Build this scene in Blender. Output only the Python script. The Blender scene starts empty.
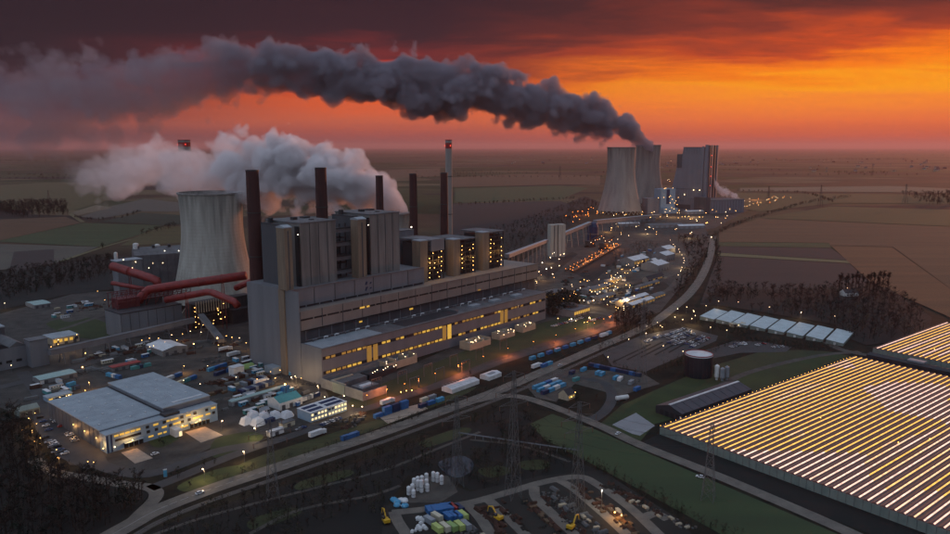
import bpy, math, random
import numpy as np
from mathutils import Vector, Matrix, noise as mnoise

# ------------------------------------------------------------------ camera model (metres, photo pixels 950x534)
F, H = 739.0, 172.0
PITCH = math.atan(120 / 739.0)
CP, SP = math.cos(PITCH), math.sin(PITCH)
SUN_AZ, SUN_EL = math.radians(38.0), math.radians(2.5)
sc = bpy.context.scene
col = sc.collection

cam_d = bpy.data.cameras.new('camera')
cam = bpy.data.objects.new('camera', cam_d); col.objects.link(cam)
cam.location = (0, 0, H)
cam.rotation_euler = (math.pi / 2 - PITCH, 0, 0)
cam_d.sensor_width = 36.0; cam_d.lens = 36.0 * F / 950.0
cam_d.clip_start = 1.0; cam_d.clip_end = 200000.0
sc.camera = cam
sc.view_settings.view_transform = 'Standard'; sc.view_settings.look = 'None'
sc.view_settings.exposure = 0.0; sc.view_settings.gamma = 1.0
sc.view_settings.use_curve_mapping = False
sc.render.engine = 'CYCLES'
cy = sc.cycles
cy.use_denoising = True
try: cy.denoiser = 'OPENIMAGEDENOISE'
except Exception: pass
cy.max_bounces = 4; cy.diffuse_bounces = 2; cy.glossy_bounces = 2; cy.transmission_bounces = 3
cy.volume_bounces = 2; cy.transparent_max_bounces = 6
cy.sample_clamp_indirect = 4.0; cy.sample_clamp_direct = 0.0
cy.use_light_tree = True
cy.use_adaptive_sampling = True; cy.adaptive_threshold = 0.02; cy.adaptive_min_samples = 12
cy.caustics_reflective = False; cy.caustics_refractive = False
cy.volume_max_steps = 256

# ------------------------------------------------------------------ world: dusk sky, Nishita base under a broken cloud deck
def srgb(r, g, b):
    f = lambda c: c / 12.92 if c <= 0.04045 else ((c + 0.055) / 1.055) ** 2.4
    return (f(r / 255), f(g / 255), f(b / 255), 1.0)
world = bpy.data.worlds.new('World'); sc.world = world; world.use_nodes = True
wn, wl = world.node_tree.nodes, world.node_tree.links
wn.clear()
def N(t, **kw):
    n = wn.new(t)
    for k, v in kw.items(): setattr(n, k, v)
    return n
def wmath(op, a, b=None, clamp=False):
    n = N('ShaderNodeMath', operation=op, use_clamp=clamp)
    for i, x in enumerate((a, b)):
        if x is None: continue
        if isinstance(x, (int, float)): n.inputs[i].default_value = x
        else: wl.new(x, n.inputs[i])
    return n.outputs[0]
def wramp(fac, stops, interp='EASE'):
    n = N('ShaderNodeValToRGB'); cr = n.color_ramp; cr.interpolation = interp
    while len(cr.elements) < len(stops): cr.elements.new(0.5)
    for e, (p, c) in zip(cr.elements, stops): e.position = p; e.color = c
    wl.new(fac, n.inputs[0]); return n.outputs[0]
def wmix(fac, a, b):
    n = N('ShaderNodeMix', data_type='RGBA')
    for s, x in ((0, fac), (6, a), (7, b)):
        if isinstance(x, (int, float)): n.inputs[s].default_value = x
        elif isinstance(x, tuple): n.inputs[s].default_value = x
        else: wl.new(x, n.inputs[s])
    return n.outputs[2]
def wrange(x, a, b, c=0.0, d=1.0, smooth=True):
    n = N('ShaderNodeMapRange', interpolation_type='SMOOTHSTEP' if smooth else 'LINEAR')
    wl.new(x, n.inputs[0])
    for i, k in enumerate((a, b, c, d)): n.inputs[1 + i].default_value = k
    return n.outputs[0]
tc = N('ShaderNodeTexCoord'); sep = N('ShaderNodeSeparateXYZ'); wl.new(tc.outputs['Generated'], sep.inputs[0])
X, Y, Zc = sep.outputs
hl = wmath('SQRT', wmath('ADD', wmath('MULTIPLY', X, X), wmath('MULTIPLY', Y, Y)))
sdot = wmath('DIVIDE', wmath('ADD', wmath('MULTIPLY', X, math.sin(SUN_AZ)), wmath('MULTIPLY', Y, math.cos(SUN_AZ))), wmath('MAXIMUM', hl, 0.02))
elev = wmath('MULTIPLY', wmath('ARCSINE', Zc), 57.2958)
# cloud-deck coordinates: the direction met with a flat layer above
inv = wmath('DIVIDE', 1.0, wmath('ADD', wmath('MAXIMUM', Zc, 0.0), 0.045))
cmb = N('ShaderNodeCombineXYZ'); wl.new(wmath('MULTIPLY', X, inv), cmb.inputs[0]); wl.new(wmath('MULTIPLY', Y, inv), cmb.inputs[1])
def wnoise(scale, detail, rough, sx=1.0, sy=1.0, rot=0.0, dist=0.0):
    mp = N('ShaderNodeMapping'); mp.inputs['Scale'].default_value = (sx, sy, 1); mp.inputs['Rotation'].default_value = (0, 0, rot)
    wl.new(cmb.outputs[0], mp.inputs[0])
    n = N('ShaderNodeTexNoise'); n.inputs['Scale'].default_value = scale; n.inputs['Detail'].default_value = detail
    n.inputs['Roughness'].default_value = rough; n.inputs['Distortion'].default_value = dist
    wl.new(mp.outputs[0], n.inputs['Vector']); return n.outputs[0]
n1 = wnoise(0.34, 6, 0.58, 1.0, 1.5, 0.5, 0.6)
n2 = wnoise(1.1, 6, 0.62, 1.0, 1.5, 0.35, 0.8)
pert = wmath('ADD', wmath('MULTIPLY', wmath('SUBTRACT', n1, 0.5), 7.0), wmath('MULTIPLY', wmath('SUBTRACT', n2, 0.5), 3.8))
damp = wrange(elev, 1.0, 6.5, 0.03, 1.0)
ep = wmath('ADD', elev, wmath('MULTIPLY', pert, damp))
e01 = wmath('DIVIDE', wmath('MAXIMUM', ep, 0.0), 14.0, True)
S = lambda *p: srgb(*p)
sunside = wramp(e01, [(0.0, S(140, 62, 60)), (0.05, S(200, 84, 54)), (0.13, S(234, 112, 54)), (0.21, S(248, 134, 44)), (0.31, S(255, 158, 16)),
                      (0.40, S(250, 124, 16)), (0.50, S(200, 76, 34)), (0.60, S(136, 56, 42)), (0.72, S(84, 44, 42)), (1.0, S(48, 36, 42))], 'LINEAR')
midside = wramp(e01, [(0.0, S(104, 56, 66)), (0.06, S(158, 76, 70)), (0.14, S(204, 98, 66)), (0.24, S(226, 94, 46)), (0.34, S(198, 62, 40)),
                      (0.44, S(112, 44, 46)), (0.56, S(54, 36, 44)), (1.0, S(38, 31, 40))], 'LINEAR')
farside = wramp(e01, [(0.0, S(56, 46, 56)), (0.06, S(82, 58, 66)), (0.11, S(140, 78, 72)), (0.15, S(126, 64, 62)), (0.22, S(74, 46, 54)), (0.34, S(52, 38, 46)), (0.5, S(42, 33, 41)), (1.0, S(37, 31, 40))], 'LINEAR')
f1 = wrange(sdot, 0.74, 0.985)
f2 = wrange(sdot, 0.36, 0.72)
front = wmix(f2, farside, wmix(f1, midside, sunside))
nish = N('ShaderNodeTexSky', sky_type='NISHITA', sun_disc=False)
nish.sun_elevation = SUN_EL; nish.sun_rotation = SUN_AZ; nish.altitude = 172; nish.dust_density = 3.0
nsc = N('ShaderNodeMix', data_type='RGBA', blend_type='MULTIPLY'); nsc.inputs[0].default_value = 1.0
wl.new(nish.outputs[0], nsc.inputs[6]); nsc.inputs[7].default_value = (0.10, 0.10, 0.10, 1)
# high and eastern sky: thin grey-blue twilight cloud over the Nishita sky
dusk = wmix(0.8, nsc.outputs[2], (0.55, 0.66, 0.86, 1))
away = wrange(sdot, 0.30, -0.35)
up = wrange(elev, 14.0, 42.0)
upm = wmath('MAXIMUM', up, wmath('MULTIPLY', away, wrange(elev, 0.0, 12.0, 0.55, 1.0)))
skyc = wmix(upm, front, dusk)
below = wrange(elev, -3.0, -0.3)
skyc = wmix(below, (0.03, 0.025, 0.025, 1), skyc)
bg = N('ShaderNodeBackground'); wl.new(skyc, bg.inputs[0]); bg.inputs[1].default_value = 1.0
wout = N('ShaderNodeOutputWorld'); wl.new(bg.outputs[0], wout.inputs[0])
world.cycles.sampling_method = 'MANUAL'; world.cycles.sample_map_resolution = 1024

# ------------------------------------------------------------------ the sun, just over the horizon to the right
sun_d = bpy.data.lights.new('sun', 'SUN'); sun_d.energy = 2.0; sun_d.angle = math.radians(3.0); sun_d.color = (1.0, 0.37, 0.18)
sun = bpy.data.objects.new('sun', sun_d); col.objects.link(sun)
sdir = Vector((math.sin(SUN_AZ) * math.cos(SUN_EL), math.cos(SUN_AZ) * math.cos(SUN_EL), math.sin(SUN_EL)))
sun.rotation_euler = (-sdir).to_track_quat('-Z', 'Y').to_euler()

# ------------------------------------------------------------------ pixel -> place helpers
def ray(u, v):
    x = (u - 475) / F; y = (267 - v) / F
    return np.array([x, CP + y * SP, -SP + y * CP])
def G(u, v, z=0.0):
    d = ray(u, v); t = (z - H) / d[2]; return Vector((d[0] * t, d[1] * t, z))
def at(u, v, depth):
    d = ray(u, v); t = depth / d[1]; return Vector((d[0] * t, depth, H + d[2] * t))
def proj(q):
    x, y, z = q[0], q[1], q[2] - H
    f = y * CP - z * SP
    return 475 + F * x / f, 267 - F * (y * SP + z * CP) / f
def hgt(base, v):
    lo, hi = -20.0, 400.0
    for _ in range(50):
        m = (lo + hi) / 2
        if proj((base[0], base[1], m))[1] > v: lo = m
        else: hi = m
    return lo
AZ = math.atan(641 / 748.7)              # bearing of the power station's long axis
RZ = math.pi / 2 - AZ
PA = Vector((math.sin(AZ), math.cos(AZ), 0)); PB = Vector((-math.cos(AZ), math.sin(AZ), 0))
C0 = G(323, 386)
def W(a, b, z=0.0): return C0 + PA * a + PB * b + Vector((0, 0, z))
def loc(u, v, z=0.0):
    q = G(u, v, z) - C0; return q.dot(PA), q.dot(PB)
def ploc(q):
    q = Vector(q) - C0; return q.dot(PA), q.dot(PB)

# ------------------------------------------------------------------ mesh builder
class MB:
    def __init__(s): s.v = []; s.f = []; s.m = []
    def add(s, vs, fs, mi=0):
        o = len(s.v); s.v += [tuple(p) for p in vs]
        for f in fs: s.f.append(tuple(i + o for i in f)); s.m.append(mi)
        return s
    def box(s, x0, x1, y0, y1, z0, z1, mi=0, top=True):
        vs = [(x0, y0, z0), (x1, y0, z0), (x1, y1, z0), (x0, y1, z0), (x0, y0, z1), (x1, y0, z1), (x1, y1, z1), (x0, y1, z1)]
        fs = [(0, 3, 2, 1), (0, 1, 5, 4), (1, 2, 6, 5), (2, 3, 7, 6), (3, 0, 4, 7)]
        if top: fs.append((4, 5, 6, 7))
        return s.add(vs, fs, mi)
    def prism(s, pts, z0, z1, mi=0):
        n = len(pts)
        vs = [(p[0], p[1], z0) for p in pts] + [(p[0], p[1], z1) for p in pts]
        fs = [tuple(range(n - 1, -1, -1)), tuple(range(n, 2 * n))] + [(i, (i + 1) % n, n + (i + 1) % n, n + i) for i in range(n)]
        return s.add(vs, fs, mi)
    def gable(s, x0, x1, y0, y1, z0, ze, zr, mi=0, mr=None, along='x', over=0.0):
        """walls plus pitched roof; ridge along x or y"""
        mr = mi if mr is None else mr
        if along == 'x':
            ym = (y0 + y1) / 2
            vs = [(x0, y0, z0), (x1, y0, z0), (x1, y1, z0), (x0, y1, z0), (x0, y0, ze), (x1, y0, ze), (x1, y1, ze), (x0, y1, ze), (x0, ym, zr), (x1, ym, zr)]
            s.add(vs, [(0, 1, 5, 4), (2, 3, 7, 6), (1, 2, 6, 9, 5), (3, 0, 4, 8, 7), (0, 3, 2, 1)], mi)
            s.add([vs[4], vs[5], vs[9], vs[8], vs[6], vs[7]], [(0, 1, 2, 3), (4, 5, 3, 2)], mr)
        else:
            xm = (x0 + x1) / 2
            vs = [(x0, y0, z0), (x1, y0, z0), (x1, y1, z0), (x0, y1, z0), (x0, y0, ze), (x1, y0, ze), (x1, y1, ze), (x0, y1, ze), (xm, y0, zr), (xm, y1, zr)]
            s.add(vs, [(1, 2, 6, 5), (3, 0, 4, 7), (0, 1, 5, 8, 4), (2, 3, 7, 9, 6), (0, 3, 2, 1)], mi)
            s.add([vs[4], vs[8], vs[9], vs[7], vs[5], vs[6]], [(0, 1, 2, 3), (1, 4, 5, 2)], mr)
        return s
    def lathe(s, prof, n=16, mi=0, cx=0.0, cy=0.0, cap0=True, cap1=True):
        vs = []; fs = []
        for r, z in prof:
            for k in range(n):
                t = 2 * math.pi * k / n; vs.append((cx + r * math.cos(t), cy + r * math.sin(t), z))
        for i in range(len(prof) - 1):
            for k in range(n):
                k2 = (k + 1) % n; fs.append((i * n + k, i * n + k2, (i + 1) * n + k2, (i + 1) * n + k))
        if cap0: fs.append(tuple(range(n - 1, -1, -1)))
        if cap1: fs.append(tuple(range((len(prof) - 1) * n, len(prof) * n)))
        return s.add(vs, fs, mi)
    def tube(s, path, r, n=8, mi=0, caps=True):
        """pipe along a list of points, radius r (number or list)"""
        P = [Vector(p) for p in path]; rs = r if isinstance(r, (list, tuple)) else [r] * len(P)
        vs = []; fs = []
        for i, p in enumerate(P):
            if i == 0: d = P[1] - P[0]
            elif i == len(P) - 1: d = P[-1] - P[-2]
            else: d = (P[i + 1] - p).normalized() + (p - P[i - 1]).normalized()
            d = d.normalized() if d.length > 1e-6 else Vector((0, 0, 1))
            ref = Vector((0, 0, 1)) if abs(d.z) < 0.95 else Vector((1, 0, 0))
            x = d.cross(ref).normalized(); y = x.cross(d)
            for k in range(n):
                t = 2 * math.pi * (k + 0.5) / n; vs.append(p + (x * math.cos(t) + y * math.sin(t)) * rs[i])
        for i in range(len(P) - 1):
            for k in range(n):
                k2 = (k + 1) % n; fs.append((i * n + k, i * n + k2, (i + 1) * n + k2, (i + 1) * n + k))
        if caps: fs += [tuple(range(n - 1, -1, -1)), tuple(range((len(P) - 1) * n, len(P) * n))]
        return s.add(vs, fs, mi)
    def bar(s, p, q, w, mi=0): return s.tube([p, q], w * 0.7071, 4, mi)
    def mesh(s, name, mats, smooth=False):
        me = bpy.data.meshes.new(name); me.from_pydata(s.v, [], s.f)
        for m in (mats if isinstance(mats, (list, tuple)) else [mats]): me.materials.append(MAT[m])
        if any(s.m): me.polygons.foreach_set('material_index', s.m)
        if smooth: me.polygons.foreach_set('use_smooth', [True] * len(s.f))
        me.update(); return me
    def build(s, name, mats, parent=None, smooth=False, at=None, rz=0.0):
        return link(name, s.mesh(name, mats, smooth), parent, at, rz)
def link(name, data, parent=None, at=None, rz=0.0, sc_=None):
    o = bpy.data.objects.new(name, data); col.objects.link(o)
    if parent is not None: o.parent = parent
    if at is not None: o.location = at
    if rz: o.rotation_euler = (0, 0, rz)
    if sc_ is not None: o.scale = (sc_, sc_, sc_) if isinstance(sc_, (int, float)) else sc_
    return o
def tag(o, label=None, cat=None, group=None, kind=None):
    if label: o['label'] = label
    if cat: o['category'] = cat
    if group: o['group'] = group
    if kind: o['kind'] = kind
    return o
def thing(name, label, cat, at=(0, 0, 0), rz=0.0, group=None, sc_=None):
    o = link(name, None, None, at, rz, sc_); o.empty_display_size = 2.0
    return tag(o, label, cat, group)
def struct(o): o['kind'] = 'structure'; return o

# ------------------------------------------------------------------ procedural materials
MAT = {}
def mat(name, c, rough=0.8, var=0.25, scale=0.15, c2=None, streak=False, metal=0.0, bump=0.0, emit=None, es=0.0, detail=5.0, spec=0.4, ribs=None):
    fieldy = name.startswith('field_')
    m = bpy.data.materials.new(name); m.use_nodes = True; MAT[name] = m
    nt = m.node_tree; n, l = nt.nodes, nt.links
    b = n['Principled BSDF']; b.inputs['Roughness'].default_value = rough; b.inputs['Metallic'].default_value = metal
    b.inputs['Specular IOR Level'].default_value = spec
    c = tuple(c) + (1.0,); 
    if c2 is None: c2 = tuple(max(0, x * (1 - var)) for x in c[:3])
    c2 = tuple(c2) + (1.0,)
    g = n.new('ShaderNodeNewGeometry'); mp = n.new('ShaderNodeMapping')
    mp.inputs['Scale'].default_value = (scale, scale, scale * (0.08 if streak else 1.0))
    if fieldy: mp.inputs['Scale'].default_value = (scale * .25, scale * 3.2, 0.0); mp.inputs['Rotation'].default_value = (0, 0, 0.12)
    l.new(g.outputs['Position'], mp.inputs[0])
    nz = n.new('ShaderNodeTexNoise'); nz.inputs['Scale'].default_value = 1.0; nz.inputs['Detail'].default_value = detail; nz.inputs['Roughness'].default_value = 0.62
    l.new(mp.outputs[0], nz.inputs['Vector'])
    cr = n.new('ShaderNodeMapRange'); cr.inputs[1].default_value = 0.32; cr.inputs[2].default_value = 0.68
    l.new(nz.outputs[0], cr.inputs[0])
    mx = n.new('ShaderNodeMix'); mx.data_type = 'RGBA'; l.new(cr.outputs[0], mx.inputs[0])
    mx.inputs[6].default_value = c; mx.inputs[7].default_value = c2
    l.new(mx.outputs[2], b.inputs['Base Color'])
    if bump:
        bp = n.new('ShaderNodeBump'); bp.inputs['Strength'].default_value = bump; bp.inputs['Distance'].default_value = 0.3
        l.new(nz.outputs[0], bp.inputs['Height']); l.new(bp.outputs[0], b.inputs['Normal'])
    if emit:
        b.inputs['Emission Color'].default_value = tuple(emit) + (1.0,); b.inputs['Emission Strength'].default_value = es
        m.cycles.emission_sampling = 'NONE'
    return m
mat('soil', (0.024, 0.020, 0.016), 0.95, c2=(0.011, 0.010, 0.008), scale=0.03, bump=0.3)
mat('yard', (0.062, 0.054, 0.047), 0.9, c2=(0.016, 0.0145, 0.013), scale=0.07, detail=9.0)
mat('gravel', (0.085, 0.074, 0.062), 0.95, c2=(0.04, 0.036, 0.032), scale=0.12)
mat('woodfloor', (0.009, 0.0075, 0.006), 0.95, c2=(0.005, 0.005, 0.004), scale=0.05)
mat('grass', (0.034, 0.048, 0.012), 0.95, c2=(0.020, 0.028, 0.009), scale=0.05, bump=0.2)
mat('olive', (0.040, 0.044, 0.014), 0.95, c2=(0.022, 0.027, 0.010), scale=0.04)
mat('asphalt', (0.046, 0.044, 0.045), 0.75, c2=(0.028, 0.027, 0.028), scale=0.1)
mat('oldroad', (0.155, 0.132, 0.108), 0.8, c2=(0.085, 0.074, 0.063), scale=0.12)
mat('apron', (0.36, 0.27, 0.20), 0.8, c2=(0.24, 0.19, 0.15), scale=0.3)
mat('paint', (0.30, 0.29, 0.27), 0.6)
mat('field_green', (0.042, 0.060, 0.022), 0.95, c2=(0.030, 0.044, 0.018), scale=0.012)
mat('field_dkgreen', (0.020, 0.036, 0.020), 0.95, c2=(0.016, 0.026, 0.016), scale=0.012)
mat('field_brown', (0.105, 0.058, 0.028), 0.95, c2=(0.072, 0.042, 0.022), scale=0.012)
mat('field_tan', (0.15, 0.115, 0.07), 0.95, c2=(0.10, 0.08, 0.05), scale=0.012)
mat('field_plough', (0.034, 0.027, 0.025), 0.95, c2=(0.024, 0.020, 0.019), scale=0.02)
mat('field_olive', (0.075, 0.064, 0.022), 0.95, c2=(0.052, 0.046, 0.018), scale=0.012)
mat('field_pale', (0.13, 0.125, 0.06), 0.95, c2=(0.10, 0.09, 0.045), scale=0.02)
mat('field_rust', (0.125, 0.060, 0.026), 0.95, c2=(0.085, 0.044, 0.021), scale=0.012)
mat('field_grey', (0.085, 0.080, 0.062), 0.95, c2=(0.06, 0.055, 0.045), scale=0.012)
mat('concrete', (0.42, 0.40, 0.345), 0.9, c2=(0.26, 0.245, 0.21), scale=0.16, streak=True)
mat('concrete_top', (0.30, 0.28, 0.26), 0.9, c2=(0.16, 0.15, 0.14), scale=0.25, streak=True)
mat('concrete_far', (0.30, 0.265, 0.235), 0.9, c2=(0.20, 0.175, 0.16), scale=0.08, streak=True)
mat('cladding', (0.165, 0.170, 0.182), 0.6, c2=(0.125, 0.130, 0.142), scale=0.10, streak=True)
mat('cladding_dark', (0.070, 0.072, 0.080), 0.65, c2=(0.05, 0.052, 0.058), scale=0.10, streak=True)
mat('cladding_warm', (0.205, 0.180, 0.158), 0.65, c2=(0.155, 0.138, 0.124), scale=0.08, streak=True)
mat('boiler_grey', (0.205, 0.190, 0.175), 0.7, c2=(0.105, 0.10, 0.094), scale=0.22, streak=True)
mat('far_block', (0.17, 0.175, 0.20), 0.6, c2=(0.13, 0.135, 0.155), scale=0.05, streak=True)
mat('tan_tower', (0.235, 0.175, 0.12), 0.85, c2=(0.15, 0.115, 0.085), scale=0.4, streak=True)
mat('chimney_red', (0.060, 0.020, 0.017), 0.8, c2=(0.036, 0.013, 0.012), scale=0.25, streak=True)
mat('red_band', (0.30, 0.03, 0.025), 0.7)
mat('pipe_red', (0.235, 0.022, 0.018), 0.45, c2=(0.14, 0.016, 0.014), scale=0.2)
mat('steel_red', (0.12, 0.02, 0.022), 0.6)
mat('steel_dark', (0.035, 0.035, 0.038), 0.6)
mat('steel_grey', (0.16, 0.16, 0.17), 0.5, metal=0.3)
mat('galv', (0.13, 0.13, 0.13), 0.6, metal=0.2)
mat('slot', (0.012, 0.012, 0.014), 0.7)
mat('roof_blue', (0.30, 0.34, 0.37), 0.55, c2=(0.22, 0.25, 0.275), scale=0.12)
mat('roof_grey', (0.13, 0.13, 0.135), 0.7, c2=(0.07, 0.07, 0.075), scale=0.1)
mat('roof_dark', (0.028, 0.027, 0.032), 0.7)
mat('roof_white', (0.62, 0.62, 0.62), 0.55, c2=(0.46, 0.46, 0.47), scale=0.2)
mat('roof_teal', (0.30, 0.42, 0.40), 0.6)
mat('wall_blue', (0.22, 0.31, 0.40), 0.6, c2=(0.17, 0.25, 0.33), scale=0.2)
mat('wall_white', (0.66, 0.65, 0.62), 0.7, c2=(0.5, 0.49, 0.46), scale=0.3)
mat('wall_beige', (0.42, 0.35, 0.25), 0.8, c2=(0.32, 0.27, 0.19), scale=0.2)
mat('wall_grey', (0.20, 0.20, 0.20), 0.8, c2=(0.14, 0.14, 0.14), scale=0.2)
mat('wall_green', (0.20, 0.23, 0.20), 0.7, c2=(0.14, 0.17, 0.15), scale=0.2)
mat('brick', (0.19, 0.09, 0.06), 0.9)
mat('c_blue', (0.028, 0.13, 0.32), 0.55, c2=(0.02, 0.09, 0.24), scale=0.4)
mat('c_sky', (0.07, 0.30, 0.48), 0.55, c2=(0.05, 0.22, 0.36), scale=0.4)
mat('c_navy', (0.012, 0.030, 0.085), 0.55)
mat('c_white', (0.66, 0.66, 0.65), 0.55, c2=(0.5, 0.5, 0.5), scale=0.4)
mat('c_grey', (0.24, 0.26, 0.28), 0.6)
mat('c_green', (0.24, 0.36, 0.12), 0.6)
mat('c_lime', (0.42, 0.50, 0.16), 0.6)
mat('c_teal', (0.07, 0.26, 0.26), 0.6)
mat('c_red', (0.30, 0.035, 0.03), 0.6)
mat('c_cream', (0.52, 0.48, 0.36), 0.6)
mat('c_yellow', (0.62, 0.36, 0.02), 0.5)
mat('c_orange', (0.55, 0.18, 0.03), 0.5)
mat('timber', (0.14, 0.09, 0.05), 0.9, c2=(0.07, 0.045, 0.03), scale=0.6)
mat('rust', (0.065, 0.028, 0.017), 0.9, c2=(0.034, 0.017, 0.012), scale=0.5)
mat('car_white', (0.7, 0.7, 0.7), 0.3, spec=0.5); mat('car_silver', (0.42, 0.43, 0.45), 0.3, metal=0.5)
mat('car_black', (0.02, 0.02, 0.022), 0.3); mat('car_red', (0.28, 0.02, 0.02), 0.3); mat('car_blue', (0.03, 0.07, 0.2), 0.3)
mat('tyre', (0.015, 0.015, 0.015), 0.9)
mat('glass', (0.03, 0.035, 0.045), 0.12, spec=0.6)
mat('bark', (0.026, 0.019, 0.014), 0.95, c2=(0.013, 0.010, 0.008), scale=0.5)
mat('twig', (0.026, 0.018, 0.0135), 0.95, c2=(0.012, 0.009, 0.0075), scale=0.12)
mat('leaf_dark', (0.009, 0.013, 0.006), 0.9, c2=(0.005, 0.008, 0.004), scale=0.15)
mat('leaf_mix', (0.028, 0.026, 0.010), 0.9, c2=(0.013, 0.014, 0.007), scale=0.15)
mat('coal', (0.012, 0.011, 0.011), 0.9, c2=(0.006, 0.006, 0.006), scale=0.1, bump=0.4)
mat('pond', (0.020, 0.026, 0.040), 0.15, c2=(0.014, 0.018, 0.028), scale=0.05, spec=0.6)
mat('basin', (0.26, 0.27, 0.285), 0.25, c2=(0.20, 0.21, 0.22), scale=0.04, spec=0.6)
mat('wall_slate', (0.075, 0.095, 0.125), 0.6, c2=(0.055, 0.07, 0.095), scale=0.2)
mat('twig_pale', (0.105, 0.078, 0.050), 0.95, c2=(0.045, 0.035, 0.024), scale=0.12)
mat('tarp', (0.55, 0.56, 0.58), 0.6, c2=(0.42, 0.43, 0.45), scale=0.5)
mat('win_lit', (0.3, 0.25, 0.1), 0.5, emit=(1.0, 0.56, 0.07), es=0.62)
mat('win_dim', (0.3, 0.22, 0.08), 0.5, emit=(1.0, 0.48, 0.07), es=0.20)
mat('win_warm', (0.3, 0.25, 0.1), 0.5, emit=(1.0, 0.76, 0.40), es=1.2)
mat('lamp_amber', (0.3, 0.2, 0.1), 0.5, emit=(1.0, 0.50, 0.13), es=12)
mat('lamp_warm', (0.3, 0.25, 0.2), 0.5, emit=(1.0, 0.68, 0.36), es=11)
mat('lamp_white', (0.3, 0.3, 0.3), 0.5, emit=(1.0, 0.86, 0.66), es=10)
mat('lamp_orange', (0.3, 0.2, 0.1), 0.5, emit=(1.0, 0.28, 0.03), es=12)
mat('lamp_red', (0.3, 0.05, 0.05), 0.5, emit=(1.0, 0.06, 0.03), es=6)
mat('sky_glass', (0.46, 0.56, 0.58), 0.45, c2=(0.34, 0.43, 0.45), scale=0.15, spec=0.5)  # sky reflected in the glass, put into a pale base colour
mat('tank_dark', (0.016, 0.017, 0.024), 0.5)
mat('barn_roof', (0.060, 0.052, 0.062), 0.6, c2=(0.045, 0.04, 0.048), scale=0.2)
mat('stock_grey', (0.11, 0.105, 0.10), 0.9, c2=(0.05, 0.048, 0.045), scale=0.6)
mat('far_wall', (0.30, 0.27, 0.24), 0.9)
# ================================================================== the ground
def ground_material():
    m = bpy.data.materials.new('ground_land'); m.use_nodes = True; MAT['ground_land'] = m
    nt = m.node_tree; n, l = nt.nodes, nt.links; b = n['Principled BSDF']; b.inputs['Roughness'].default_value = 0.95
    b.inputs['Specular IOR Level'].default_value = 0.15
    g = n.new('ShaderNodeNewGeometry')
    def patch(sx, sy, rot, seed):
        mp = n.new('ShaderNodeMapping'); mp.inputs['Rotation'].default_value = (0, 0, rot); mp.inputs['Scale'].default_value = (sx, sy, 0.0)
        mp.inputs['Location'].default_value = (seed, seed * 1.7, 0)
        l.new(g.outputs['Position'], mp.inputs[0])
        v = n.new('ShaderNodeTexVoronoi'); v.inputs['Scale'].default_value = 1.0; v.voronoi_dimensions = '2D'; v.distance = 'CHEBYCHEV'
        v.inputs['Randomness'].default_value = 0.75
        l.new(mp.outputs[0], v.inputs['Vector'])
        s = n.new('ShaderNodeSeparateColor'); l.new(v.outputs['Color'], s.inputs[0]); return s.outputs
    c1 = patch(1 / 620.0, 1 / 300.0, 0.55, 3.1)
    cr = n.new('ShaderNodeValToRGB'); cr.color_ramp.interpolation = 'CONSTANT'
    stops = [(0.0, (0.050, 0.040, 0.028)), (0.16, (0.030, 0.040, 0.018)), (0.30, (0.082, 0.060, 0.036)), (0.44, (0.044, 0.050, 0.022)), (0.56, (0.036, 0.028, 0.024)),
             (0.68, (0.11, 0.085, 0.05)), (0.80, (0.056, 0.056, 0.028)), (0.90, (0.070, 0.046, 0.030))]
    while len(cr.color_ramp.elements) < len(stops): cr.color_ramp.elements.new(0.5)
    for e, (p, c) in zip(cr.color_ramp.elements, stops): e.position = p; e.color = c + (1,)
    l.new(c1[0], cr.inputs[0])
    nz = n.new('ShaderNodeTexNoise'); nz.inputs['Scale'].default_value = 0.004; nz.inputs['Detail'].default_value = 7.0; nz.inputs['Roughness'].default_value = 0.65
    l.new(g.outputs['Position'], nz.inputs['Vector'])
    mr = n.new('ShaderNodeMapRange'); mr.inputs[1].default_value = 0.3; mr.inputs[2].default_value = 0.7; mr.inputs[3].default_value = 0.62; mr.inputs[4].default_value = 1.2
    l.new(nz.outputs[0], mr.inputs[0])
    mx = n.new('ShaderNodeMix'); mx.data_type = 'RGBA'; mx.blend_type = 'MULTIPLY'; mx.inputs[0].default_value = 1.0
    l.new(cr.outputs[0], mx.inputs[6]); l.new(mr.outputs[0], mx.inputs[7])
    # close in: trampled winter ground
    nz2 = n.new('ShaderNodeTexNoise'); nz2.inputs['Scale'].default_value = 0.045; nz2.inputs['Detail'].default_value = 8.0; nz2.inputs['Roughness'].default_value = 0.68
    l.new(g.outputs['Position'], nz2.inputs['Vector'])
    cr2 = n.new('ShaderNodeValToRGB')
    for e, (p, c) in zip(cr2.color_ramp.elements, ((0.36, (0.008, 0.007, 0.0055, 1)), (0.66, (0.026, 0.022, 0.014, 1)))): e.position = p; e.color = c
    l.new(nz2.outputs[0], cr2.inputs[0])
    sp = n.new('ShaderNodeSeparateXYZ'); l.new(g.outputs['Position'], sp.inputs[0])
    far = n.new('ShaderNodeMapRange'); far.inputs[1].default_value = 1150; far.inputs[2].default_value = 1320; l.new(sp.outputs[1], far.inputs[0])
    m2 = n.new('ShaderNodeMix'); m2.data_type = 'RGBA'; l.new(far.outputs[0], m2.inputs[0]); l.new(cr2.outputs[0], m2.inputs[6]); l.new(mx.outputs[2], m2.inputs[7])
    l.new(m2.outputs[2], b.inputs['Base Color'])
ground_material()
gx = [-90000, -40000, -15000, -6000, -2500, -1000, -300, 300, 1000, 2500, 6000, 15000, 40000, 90000]
gy = [-6000, -1500, -300, 100, 400, 800, 1400, 2500, 5000, 10000, 20000, 40000, 70000, 110000]
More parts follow.
